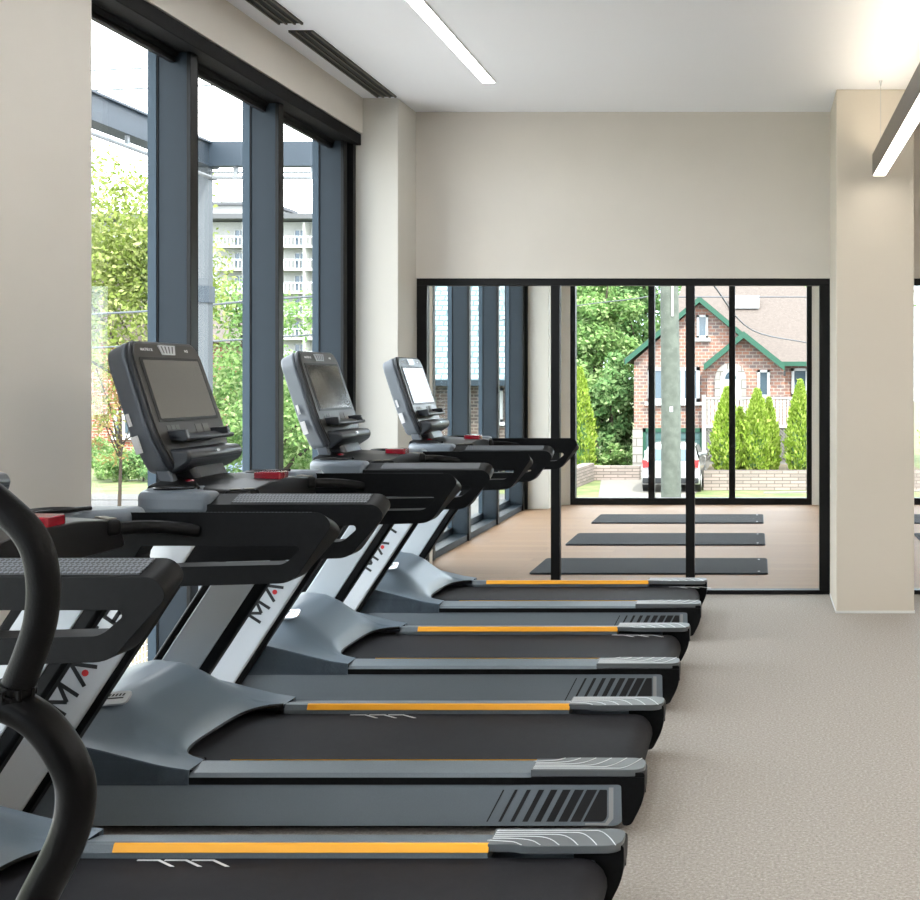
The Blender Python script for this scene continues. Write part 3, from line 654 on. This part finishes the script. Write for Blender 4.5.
# red brick house
def win_unit(parent, x0, x1, z0, z1, y, name='window', nm=1, frame='white_trim', glass='window_dark', fw=.09, sill=True):
    w = MB().box((x0, y-.08, z0), (x0+fw, y+.05, z1)).box((x1-fw, y-.08, z0), (x1, y+.05, z1)).box((x0, y-.08, z1-fw), (x1, y+.05, z1)).box((x0, y-.08, z0), (x1, y+.05, z0+fw))
    for k in range(1, nm):
        x = x0+(x1-x0)*k/nm; w.box((x-fw*.5, y-.07, z0), (x+fw*.5, y+.05, z1))
    if sill: w.box((x0-.1, y-.16, z0-.12), (x1+.1, y+.05, z0))
    o = w.build(name, frame, parent); MB().box((x0+.02, y-.03, z0+.02), (x1-.02, y+.04, z1-.02)).build('pane', glass, o); return o
rb = tag(empty('brick_house', (-29, 50, GZ)), 'red brick house with a white window, seen through the nearest tall window', 'house')
MB().box((-3.5, 0, 0), (4.2, 8, 5.2)).build('wall', 'red_brick', rb)
MB().prism([(-3.9, 5.2), (4.6, 5.2), (.35, 8.6)], -.3, 8.3, 'y').build('roof', 'roof_brown', rb)
x0_, _, z1_ = at(114, 411, 50); x1_, _, z0_ = at(134, 437, 50); win_unit(rb, x0_+29, x1_+29, z0_-GZ, z1_-GZ, 0, nm=2, fw=.14)
win_unit(rb, -2.6, -1.5, 1.2, 2.6, 0, nm=1); win_unit(rb, 2.3, 3.4, 1.2, 2.6, 0, nm=2)
# apartment block
ab = tag(empty('apartment_building', (-64, 150, GZ)), 'tall pale apartment block with stacked balconies beyond the trees', 'building')
def ax(px): return (px-HX)*150/F+64
def az(py): return CH-(py-HY)*150/F-GZ
MB().box((ax(60), 0, 0), (ax(345), 14, az(222))).build('wall', 'stucco_white', ab)
MB().box((ax(56), -2.4, az(221)), (ax(349), 15, az(216))).build('roof', 'slab', ab)
MB().box((ax(150), 2, az(216)), (ax(262), 10, az(203))).build('roof_room', 'stucco_white', ab)
MB().box((ax(146), 1.5, az(203)), (ax(266), 10.5, az(200))).build('roof_slab', 'slab', ab)
for fl in range(8):
    zf = az(246.5+fl*22.8)
    for bx in (60, 120, 180, 240, 300):
        b = MB().box((ax(bx-22), -1.8, zf-.35), (ax(bx+22), 0, zf)).build('balcony', 'stucco_white', ab)
        rl = MB()
        for q in range(12): rl.box((ax(bx-22+q*44/12), -1.8, zf), (ax(bx-22+q*44/12)+.12, -1.7, zf+1.1))
        rl.box((ax(bx-22), -1.8, zf+1.0), (ax(bx+22), -1.7, zf+1.15)); rl.build('railing', 'wire_light', b)
        win_unit(ab, ax(bx-5.5), ax(bx+6), zf+.05, zf+2.2, -.02, nm=2, fw=.14, sill=False)
        MB().box((ax(bx+8.5), -1.9, zf), (ax(bx+10.5), -.0, zf+2.9)).build('balcony_post', 'stucco_white', ab)
# house with pale roof seen through the studio side window
ph = tag(empty('shingled_house', (-11.6, 41, GZ)), 'house with a pale blue shingled roof, seen through the studio side window', 'house')
MB().box((-3.0, .5, 0), (2.9, 8, 3.5)).build('wall', 'dark_brick', ph)
MB().add([(-3.4, -.3, 3.42), (3.25, -.3, 3.42), (1.4, 4.2, 7.9), (-3.4, 4.2, 7.9), (3.25, 8.5, 3.42), (-3.4, 8.5, 3.42)], [(0, 1, 2, 3), (3, 2, 4, 5), (1, 4, 2), (0, 3, 5), (0, 5, 4, 1)]).build('roof', 'shingle', ph, smooth=0)
MB().box((-3.4, -.42, 3.3), (3.3, -.3, 3.5)).build('gutter', 'steel_blue', ph)
x0_, _, z1_ = at(495, 388, 41.5); x1_, _, z0_ = at(503, 422, 41.5); win_unit(ph, x0_+11.6-.3, x1_+11.6, z0_-GZ, z1_-GZ, .5, fw=.1)
win_unit(ph, -1.2, .1, 1.4, 2.9, .5, fw=.1)
for k, (px, D, rr, lb) in enumerate([(437, 37, .9, 'green bush before the shingled house, left one'), (469, 36, 1.0, 'green bush before the shingled house, middle one'), (500, 37.5, .7, 'low green bush under the white framed window of the shingled house')]):
    tree('bush', (px-HX)*D/F, D, GZ+.9, rr, .9, 1200, .09, 'leaf_yellowgreen', lb, 'bush', clumps=10, trunk=.04, group='bushes before the shingled house')
# tree belt behind
belt = [(-9.6, 55, 3.5, 3.0, 5.5, 'tall tree behind the shingled house, seen past the studio posts'), (-6.9, 49.5, 3.8, 2.1, 5.2, 'bright leafy tree left of the gabled brick house'), (-5.9, 61, 5.0, 3.4, 6.2, 'leafy tree rising behind the left gable corner'),
        (-8.4, 62, 6.0, 3.4, 5.6, 'tall pale green tree farthest behind at the left edge of the street window'), (-11.4, 60, 5.0, 2.6, 5.0, 'tall tree seen between the last studio posts'),
        (-7.3, 45, .6, 1.35, 2.6, 'lower leafy tree above the left stone wall'), (-5.5, 44.6, .3, 1.35, 2.9, 'lower leafy tree beside the gabled house corner'), (5.6, 66, 6.5, 4.0, 5.0, 'tree behind the brown roof at its right end'), (9.8, 47, 2.6, 3.0, 5.2, 'tree seen at the right picture edge'), (0.5, 74, 7.5, 3.8, 4.5, 'tree rising far behind the brown roof')]
for k, (x, y, cz, R, H, lb) in enumerate(belt): tree('leafy_tree', x, y, cz, R, H, 17000 if k not in (5, 6) else 9000, .11, 'leaf_green' if k % 2 else 'leaf_deep', lb, clumps=50, group='trees around the gabled house')
tree('leafy_tree', -17, 66, 3.0, 4.2, 5.5, 9000, .2, 'leaf_deep', 'dark green tree far behind the shingled house', clumps=30)
# ---- gabled brick house
DH = 42.0; SH = F/DH
def hx(px): return (px-HX)/SH
def hz(py): return CH-(py-HY)/SH
gh = tag(empty('gabled_brick_house', (0, 0, 0)), 'brick house with green trimmed gables and brown roof across the street', 'house')
gx0, gx1 = hx(634), hx(768)
MB().prism([(gx0, GZ), (gx1, GZ), (gx1, hz(361)), (hx(700), hz(303)), (gx0, hz(361))], DH, DH+7).build('gable_wall', 'house_brick', gh, smooth=0)
MB().box((hx(766), DH+.6, GZ), (hx(905), DH+8, hz(363))).build('wing_wall', 'house_brick', gh)
MB().prism([(hx(708), GZ), (hx(784), GZ), (hx(784), hz(368)), (hx(744.5), hz(339)), (hx(708), hz(368))], DH-.6, DH+3).build('porch_wall', 'house_brick', gh, smooth=0)
def slope(x0, z0, x1, z1, y0, y1, t, name, m):
    return MB().prism([(x0, z0), (x1, z1), (x1, z1+t), (x0, z0+t)], y0, y1).build(name, m, gh, smooth=0)
slope(hx(625), hz(363), hx(700), hz(300.5), DH-.35, DH+7, .14, 'gable_roof', 'roof_brown'); slope(hx(700), hz(300.5), hx(775), hz(363), DH-.35, DH+7, .14, 'gable_roof', 'roof_brown')
slope(hx(626), hz(365), hx(700), hz(303), DH-.42, DH-.33, .22, 'fascia', 'green_trim'); slope(hx(700), hz(303), hx(774), hz(365), DH-.42, DH-.33, .22, 'fascia', 'green_trim')
slope(hx(705), hz(369), hx(744), hz(336), DH-1.0, DH+3, .12, 'porch_roof', 'roof_brown'); slope(hx(744), hz(336), hx(784), hz(369), DH-1.0, DH+3, .12, 'porch_roof', 'roof_brown')
slope(hx(705), hz(371), hx(744), hz(339), DH-1.08, DH-.98, .24, 'porch_fascia', 'green_trim'); slope(hx(744), hz(339), hx(784), hz(371), DH-1.08, DH-.98, .24, 'porch_fascia', 'green_trim')
zr = CH+(HY-262)*50/F
MB().add([(hx(655), DH+.3, hz(364)), (hx(910), DH+.3, hz(364)), (hx(772)*50/DH, 50, zr), (hx(690)*50/DH, 50, zr), (hx(910), DH+14, hz(364)), (hx(655), DH+14, hz(364))],
         [(0, 1, 2, 3), (1, 4, 2), (3, 2, 4, 5), (0, 3, 5), (0, 5, 4, 1)]).build('main_roof', 'roof_brown', gh, smooth=0)
MB().box((hx(772), DH+.15, hz(366)), (hx(910), DH+.3, hz(361.5))).build('gutter', 'green_trim', gh)
sk = MB().box((-.6, -.02, -.4), (.6, .03, .4)); sk.xf(Matrix.Translation(Vector(at(744, 299, 46.3))+Vector((0, 0, -.12))) @ Matrix.Rotation(math.radians(-48), 4, 'X')).build('skylight', 'white_trim', gh)
win_unit(gh, hx(697), hx(708), hz(338), hz(315), DH, fw=.08)
win_unit(gh, hx(648), hx(700), hz(402), hz(367), DH, nm=3, fw=.13)
gd = MB().box((hx(643), DH-.12, GZ), (hx(646), DH+.02, hz(428))).box((hx(700), DH-.12, GZ), (hx(703.5), DH+.02, hz(428))).box((hx(643), DH-.12, hz(432)), (hx(703.5), DH+.02, hz(428))).build('garage_frame', 'green_trim', gh)
g2 = MB().box((hx(646), DH-.05, GZ), (hx(700), DH-.01, hz(432)))
for k in range(4): g2.box((hx(646), DH-.07, GZ+.1+k*.42), (hx(700), DH-.05, GZ+.46+k*.42))
g2.build('garage_door', 'garage_door', gd)
MB().box((hx(633), DH-.15, GZ), (hx(643), DH+.3, hz(429))).build('stone_corner', 'quoin_stone', gh)
# arched door with stone surround, on the porch wall
YD = DH-.62
def arch(xc, w, z0, z1, n=12):
    zs = z1-w/2; return [(xc-w/2, z0)]+[(xc-w/2*math.cos(t), zs+w/2*math.sin(t)) for t in np.linspace(0, PI, n)]+[(xc+w/2, z0)]
MB().prism(arch(hx(731), 1.12, hz(400), hz(363)), YD-.08, YD+.01).build('door_surround', 'quoin_stone', gh, smooth=0)
dr = MB().prism(arch(hx(731), .74, hz(400), hz(369)), YD-.10, YD-.05).build('front_door', 'white_trim', gh, smooth=0)
MB().prism([(hx(731)+.2*math.cos(t), hz(379)+.26*math.sin(t)) for t in np.linspace(0, PI, 9)], YD-.115, YD-.09).build('door_glass', 'window_dark', dr)
win_unit(gh, hx(757.5), hx(769.5), hz(397), hz(370), DH-.6, fw=.09)
win_unit(gh, hx(792), hx(809), hz(397), hz(368), DH+.6, fw=.1)
MB().box((hx(783), DH-.9, hz(376)), (hx(785), DH-.7, hz(371))).build('porch_lamp', 'car_black', gh)
# white porch railing
fx = tag(empty('porch_fence', (0, 40.6, 0)), 'white slatted railing with lattice below on the brick house porch', 'fence')
S6 = F/40.6
def qx(px): return (px-HX)/S6
def qz(py): return CH-(py-HY)/S6
MB().box((qx(704), -.05, qz(399)), (qx(834), .05, qz(397))).box((qx(704), -.05, qz(428)), (qx(834), .05, qz(425))).build('rail', 'fence_white', fx)
bd_ = MB(); x = 704
while x < 832: bd_.box((qx(x), -.02, qz(427)), (qx(x+2.6), .02, qz(398))); x += 3.6
bd_.build('slats', 'fence_white', fx)
for x in (704, 736, 768, 800, 831): MB().box((qx(x)-.07, -.07, GZ), (qx(x)+.07, .07, qz(395))).build('post', 'fence_white', fx)
lt = MB()
for k in range(-8, 44):
    x = qx(704)+k*.115
    for sg_ in (1, -1):
        a = max(qx(704), x); b = min(qx(832), x+1.25)
        if b <= a: continue
        za = GZ+.0+(a-x) if sg_ > 0 else GZ+1.25-(a-x); zb = GZ+(b-x) if sg_ > 0 else GZ+1.25-(b-x)
        lt.prism([(a, za+.75), (b, zb+.75), (b, zb+.79), (a, za+.79)], -.015+.02*(sg_ > 0), .0+.02*(sg_ > 0))
lt.build('lattice', 'lattice_gray', fx, smooth=0)
MB().box((qx(704), .1, GZ), (qx(832), .72, qz(427))).build('porch_deck', 'lattice_gray', fx)
# stone walls
w1 = tag(MB().box((-.0, 0, 0), (7.2, .4, .57)).box((0, .0, .57), (7.2, .45, .62)).build('stone_wall', 'stone_wall', loc=(at(704, 0, 37)[0], 36.7, GZ)), 'low stacked stone wall below the cedars', 'garden wall')
w1b = struct(MB().box((at(704, 0, 37)[0]+.05, 37.1, GZ), (5.4, 40.5, GZ+.55)).build('ground', 'earth'), 'raised planting bed behind the low stone wall')
w2 = tag(MB().box((0, 0, 0), (1.75, .4, .50)).build('stone_wall', 'stone_wall', loc=(at(590, 0, 40.5)[0], 40.3, GZ)), 'low stacked stone wall left of the driveway', 'garden wall')
w3 = tag(MB().prism([(-6.5, 34.5), (-6.1, 34.5), (-5.65, 40.2), (-6.05, 40.2)], GZ, GZ+.62, 'z').build('stone_wall', 'stone_wall'), 'stacked stone wall running toward the street at the left', 'garden wall')
# cedars
def cedar(px, top, base, hw, D, label, zb):
    S = F/D; x = (px-HX)/S; h = CH-(top-HY)/S-zb; R = hw/S
    r = tag(empty('cedar', (x, D, zb)), label, 'cedar', 'cedars in front of the gabled house')
    n = int(5000*max(.5, R/.5)); t = RNG.random(n)**.8*.98; th = RNG.random(n)*2*PI
    prof = np.interp(t, [0, .12, .35, .6, .85, 1], [.75, .95, 1, .72, .34, .03])
    lump = 1+.13*np.sin(th*5+t*16)+.1*RNG.normal(size=n)
    rad = R*prof*lump*(.8+.2*RNG.random(n))
    c = np.stack([rad*np.cos(th), rad*np.sin(th), t*h], 1)
    o = np.stack([np.cos(th)*.5, np.sin(th)*.5, np.full(n, 1.0)], 1)+RNG.normal(size=(n, 3))*.3; o /= np.linalg.norm(o, axis=1)[:, None]
    b = np.cross(o, RNG.normal(size=(n, 3))); b /= np.linalg.norm(b, axis=1)[:, None]
    s = (.06+.05*RNG.random(n))[:, None]
    v = np.stack([c-o*s*.6, c-b*s*.4, c+o*s, c+b*s*.4], 1).reshape(-1, 3)
    leafmesh('foliage', v, 'leaf_cedar', r)
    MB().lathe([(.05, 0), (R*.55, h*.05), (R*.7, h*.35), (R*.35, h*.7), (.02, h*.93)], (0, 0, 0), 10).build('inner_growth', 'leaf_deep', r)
zb = GZ+.55
cedar(727, 386, 464, 15.5, 37.8, 'cone shaped cedar left of the front steps, tall one', zb)
cedar(740, 407, 464, 10, 38.2, 'small cedar between the two tall middle cones', zb)
cedar(757, 388, 464, 16, 37.8, 'tall cone cedar right of the thin window post', zb)
cedar(769, 397, 464, 11, 38.0, 'cedar fused to the right side of the tall cone', zb)
cedar(800, 379, 463, 14, 37.6, 'wide cedar near the right end of the stone wall', zb)
cedar(813, 378, 463, 12, 38.0, 'cedar at the right edge of the studio window', zb)
cedar(580, 366, 464, 15, 41.7, 'cedar at the left edge of the studio street window', GZ)
cedar(942, 372, 464, 18, 37.8, 'cedar seen past the right side of the column', zb)
for k, (px, D, lb) in enumerate([(610, 43.2, 'low shrub above the left stone wall'), (626, 42.8, 'low shrub at the house corner'), (596, 43, 'low shrub beside the left cedar')]):
    tree('bush', (px-HX)*D/F, D, GZ+.7, .65, .6, 900, .08, 'leaf_green', lb, 'bush', clumps=8, trunk=.03, group='shrubs beside the driveway')
# ---- cars
def make_car(body):
    r = empty('car')
    # x across, y length (rear at y=0 facing -y)
    prof = [(0, .42), (.02, .62), (.05, .95), (.18, 1.42), (.35, 1.50), (1.6, 1.52), (2.3, 1.42), (3.0, 1.0), (3.9, .88), (4.25, .7), (4.3, .35), (4.2, .25), (.1, .25)]
    n = len(prof); vs = []; half = [(.86, prof), ]
    xs = [-.90, -.84, -.6, 0, .6, .84, .90]
    rows = []
    for x in xs:
        a = abs(x)/.9; row = []
        for (yy, zz) in prof:
            tz = max(0, (zz-.95)/.57); sh = 1-.20*tz
            cr = (1-.05*a**4); row.append((x*sh, yy+.05*a**3*(1 if yy < 2 else -1), .25+(zz-.25)*cr))
        rows.append(row)
    mb = MB(); vs = [v for row in rows for v in row]
    fs = [(i*n+j, i*n+(j+1) % n, (i+1)*n+(j+1) % n, (i+1)*n+j) for i in range(len(xs)-1) for j in range(n)]
    fs += [tuple(range(n-1, -1, -1)), tuple((len(xs)-1)*n+j for j in range(n))]
    mb.add(vs, fs).build('body', body, r, smooth=50, bevel=.03)
    MB().prism(rounded([(-.62, 1.0), (.62, 1.0), (.54, 1.36), (-.54, 1.36)], .06, 3), -.01, .02, 'y').xf(Matrix.Translation((0, -.243, .0)) @ Matrix.Shear('XY', 4, (0, 0)) if False else Matrix.Translation((0, .055, 0)) @ Matrix.Translation((0, 0, 1.0)) @ Matrix.Rotation(-math.atan2(.13, .47), 4, 'X') @ Matrix.Translation((0, 0, -1.0))).build('rear_window', 'car_glass', r)
    for s in (-1, 1):
        MB().prism([(.5, 1.0), (.65, 1.40), (2.1, 1.40), (2.75, 1.02)], s*.80, s*.74, 'y').xf(Matrix.Rotation(PI, 4, 'Z') if False else Matrix.Identity(4)).build('spare', 'car_glass', r) if False else None
        MB().prism([(.5, 1.0), (.62, 1.38), (2.1, 1.38), (2.7, 1.0)], s*.70, s*.895, 'x' if False else 'x')if False else None
        sw = MB().add([(s*.885, .5, 1.0), (s*.885, 2.75, 1.0), (s*.765, 2.15, 1.40), (s*.765, .62, 1.40)], [(0, 1, 2, 3) if s > 0 else (3, 2, 1, 0)]).add([(s*.86, .5, 1.0), (s*.86, 2.75, 1.0), (s*.74, 2.15, 1.40), (s*.74, .62, 1.40)], [(3, 2, 1, 0) if s > 0 else (0, 1, 2, 3)]); sw.build('side_window', 'car_glass', r)
        MB().prism(rounded([(s*.60, .82), (s*.86, .78), (s*.87, 1.02), (s*.74, 1.02)], .02, 2), -.015, .12, 'y').build('tail_light', 'tail_red', r)
        MB().tube([(s*.86, 1.75+.5, 1.08), (s*1.02, 1.75+.5, 1.10)], [.05, .09], 8).build('mirror', body, r)
        for yy in (.75, 3.45):
            wv = MB().tube([(s*.70, yy, .33), (s*.91, yy, .33)], .33, 22).build('wheel', 'car_black', r); MB().tube([(s*.90, yy, .33), (s*.92, yy, .33)], .2, 14).build('hubcap', 'wire_light', wv)
    MB().box((-.86, -.05, .30), (.86, .1, .48)).build('bumper', 'car_black', r, bevel=.03)
    MB().box((-.26, -.01, .72), (.26, .03, .84)).build('number_plate', 'white_trim', r)
    return r
car = make_car('car_white'); car.location = (at(671.5, 0, 36)[0], 35.6, GZ+.02); tag(car, 'white hatchback parked on the driveway behind the utility pole', 'car')
car2 = make_car('car_blue'); car2.location = (at(286, 0, 38)[0]+.2, 38, GZ); car2.rotation_euler = (0, 0, math.radians(70)); tag(car2, 'blue car parked across the street, seen through the last tall window pane', 'car')
# utility pole and lines
up = tag(empty('utility_pole', (at(671, 0, 22)[0], 22, GZ)), 'weathered wooden utility pole in front of the gabled house', 'pole')
MB().tube([(0, 0, -.3), (0, 0, 3), (-.08, 0, 8.5)], [.20, .185, .155], 18).build('shaft', 'wood_pole', up)
MB().box((-.01, -.19, 2.9), (.05, -.15, 3.0)).build('tag_plate', 'wire_light', up)
MB().box((.02, -.19, 4.7), (.06, -.15, 5.6)).box((.02, -.19, 5.75), (.06, -.15, 6.0)).build('conduit', 'fence_white', up)
def cable(pts, label, r=.02, m='wire_dark'): tag(MB().tube(spline(pts, 6), r, 6).build('power_line', m), label, 'cable', 'overhead cables')
cable([at(671, 230, 22), at(712, 283, 26), at(752, 330, 33), at(808, 343, 41)], 'sagging cable from the utility pole to the brown roof')
cable([at(500, 320, 30), at(575, 306, 28), at(640, 298, 25), at(671, 290, 22)], 'thin cable crossing before the trees left of the utility pole', .012)
cable([at(671, 297, 22), at(760, 297, 24), at(900, 297, 26)], 'thin cable crossing before the brown roof', .012)
cable([at(60, 72, 30), at(150, 68, 30), at(330, 62, 30)], 'upper cable across the sky in the nearest pane', .02, 'post_gray')
cable([at(60, 92, 28), at(150, 88, 28), at(330, 80, 28)], 'lower cable across the sky in the nearest pane', .02, 'post_gray')
cable([at(40, 316, 16), at(150, 311, 16), at(250, 301, 16), at(350, 294, 16)], 'cable crossing before the large yellow green tree, upper one', .015, 'post_gray')
cable([at(40, 350, 16), at(150, 345, 16), at(250, 339, 16), at(350, 332, 16)], 'cable crossing before the large yellow green tree, lower one', .012, 'post_gray')
# canopy frame outside the tall windows
cf = tag(empty('canopy_frame', (-5.72, 12.0, GZ)), 'blue grey steel canopy frame outside the tall windows', 'canopy frame')
z_ = 3.96-GZ
MB().box((-.06, -14, z_-.25), (.06, .06, z_)).build('long_beam', 'canopy_steel', cf); MB().box((-.06, -.06, z_-.25), (2.65, .06, z_+.0)).build('cross_beam', 'canopy_steel', cf)
MB().box((-.10, -14, z_-.02), (.10, .10, z_+.0)).box((-.10, -14, z_-.26), (.10, .10, z_-.24)).build('flange', 'canopy_steel', cf)
MB().box((-.055, -.055, 0), (.055, .055, z_-.25)).build('post', 'post_gray', cf)
MB().box((-.07, -.07, 4.30), (.07, .07, 4.47)).build('post_band', 'canopy_steel', cf)
MB().tube([(.06, -14, z_-.36), (.06, .1, z_-.36)], .022, 8).tube([(.06, .0, z_-.36), (2.6, .0, z_-.36)], .022, 8).tube([(.06, .0, z_-.31), (2.6, .0, z_-.31)], .010, 8).build('rail_tube', 'tube_white', cf)
for k in range(14): MB().box((.04, -13.6+k, z_-.36), (.07, -13.57+k, z_-.25)).build('bracket', 'tube_white', cf)
for x in (.3, 1.1, 1.9): MB().box((x, -.02, z_-.38), (x+.04, .02, z_-.25)).build('bracket', 'tube_white', cf)
# wire fence
wf = tag(empty('mesh_fence', (-5.6, 7.0, GZ)), 'galvanised wire mesh fence outside the tall windows', 'fence')
fm = MB()
for k in range(0, 100): fm.box((-.003, k*.06, .05), (.003, k*.06+.005, 1.2))
for k in range(20): fm.box((-.004, 0, .05+k*.06), (.004, 6.0, .055+k*.06))
fm.build('wire_mesh', 'wire_light', wf, smooth=0)
for k in range(4): MB().tube([(0, k*2.0, 0), (0, k*2.0, 1.25)], .025, 8).build('post', 'wire_light', wf)
for k, (x, y, lb) in enumerate([(-4.7, 8.6, 'low weedy plant outside, nearest the tall window'), (-5.0, 10.2, 'low weedy plant beside the wire mesh fence'), (-4.2, 11.6, 'low weedy plant outside the pale pillar')]):
    tree('bush', x, y, GZ+.45, .5, .4, 700, .05, 'leaf_yellowgreen', lb, 'plant', clumps=8, trunk=.015, group='weeds beside the mesh fence')

# ================================================================== LIGHT
w = bpy.data.worlds.new('world'); SC.world = w; w.use_nodes = True; N = w.node_tree.nodes; L = w.node_tree.links
bg = N['Background']; tc = N.new('ShaderNodeTexCoord'); sp = N.new('ShaderNodeSeparateXYZ'); L.new(tc.outputs['Generated'], sp.inputs[0])
n = N.new('ShaderNodeTexNoise'); n.inputs['Scale'].default_value = 2.2; n.inputs['Detail'].default_value = 5; L.new(tc.outputs['Generated'], n.inputs['Vector'])
r = N.new('ShaderNodeValToRGB'); r.color_ramp.elements[0].position = .38; r.color_ramp.elements[0].color = (.70, .84, 1, 1); r.color_ramp.elements[1].position = .58; r.color_ramp.elements[1].color = (1, 1, 1, 1)
L.new(n.outputs['Fac'], r.inputs[0]); L.new(r.outputs[0], bg.inputs['Color']); bg.inputs['Strength'].default_value = 4.2
sn = bpy.data.lights.new('sun', 'SUN'); sn.energy = 5; sn.angle = math.radians(2); sn.color = (1, .95, .87)
so = bpy.data.objects.new('sun', sn); COL.objects.link(so); so.rotation_euler = Vector((-.35, .6, -.85)).to_track_quat('-Z', 'Y').to_euler(); so.location = (5, -10, 20)
SC.view_settings.view_transform = 'Standard'; SC.view_settings.look = 'None'; SC.view_settings.exposure = 0.9; SC.view_settings.gamma = 1
SC.view_settings.use_curve_mapping = False
cy = SC.cycles; cy.use_denoising = True; cy.max_bounces = 10; cy.transparent_max_bounces = 24; cy.diffuse_bounces = 5; cy.glossy_bounces = 4; cy.caustics_reflective = False; cy.caustics_refractive = False; cy.sample_clamp_indirect = 6
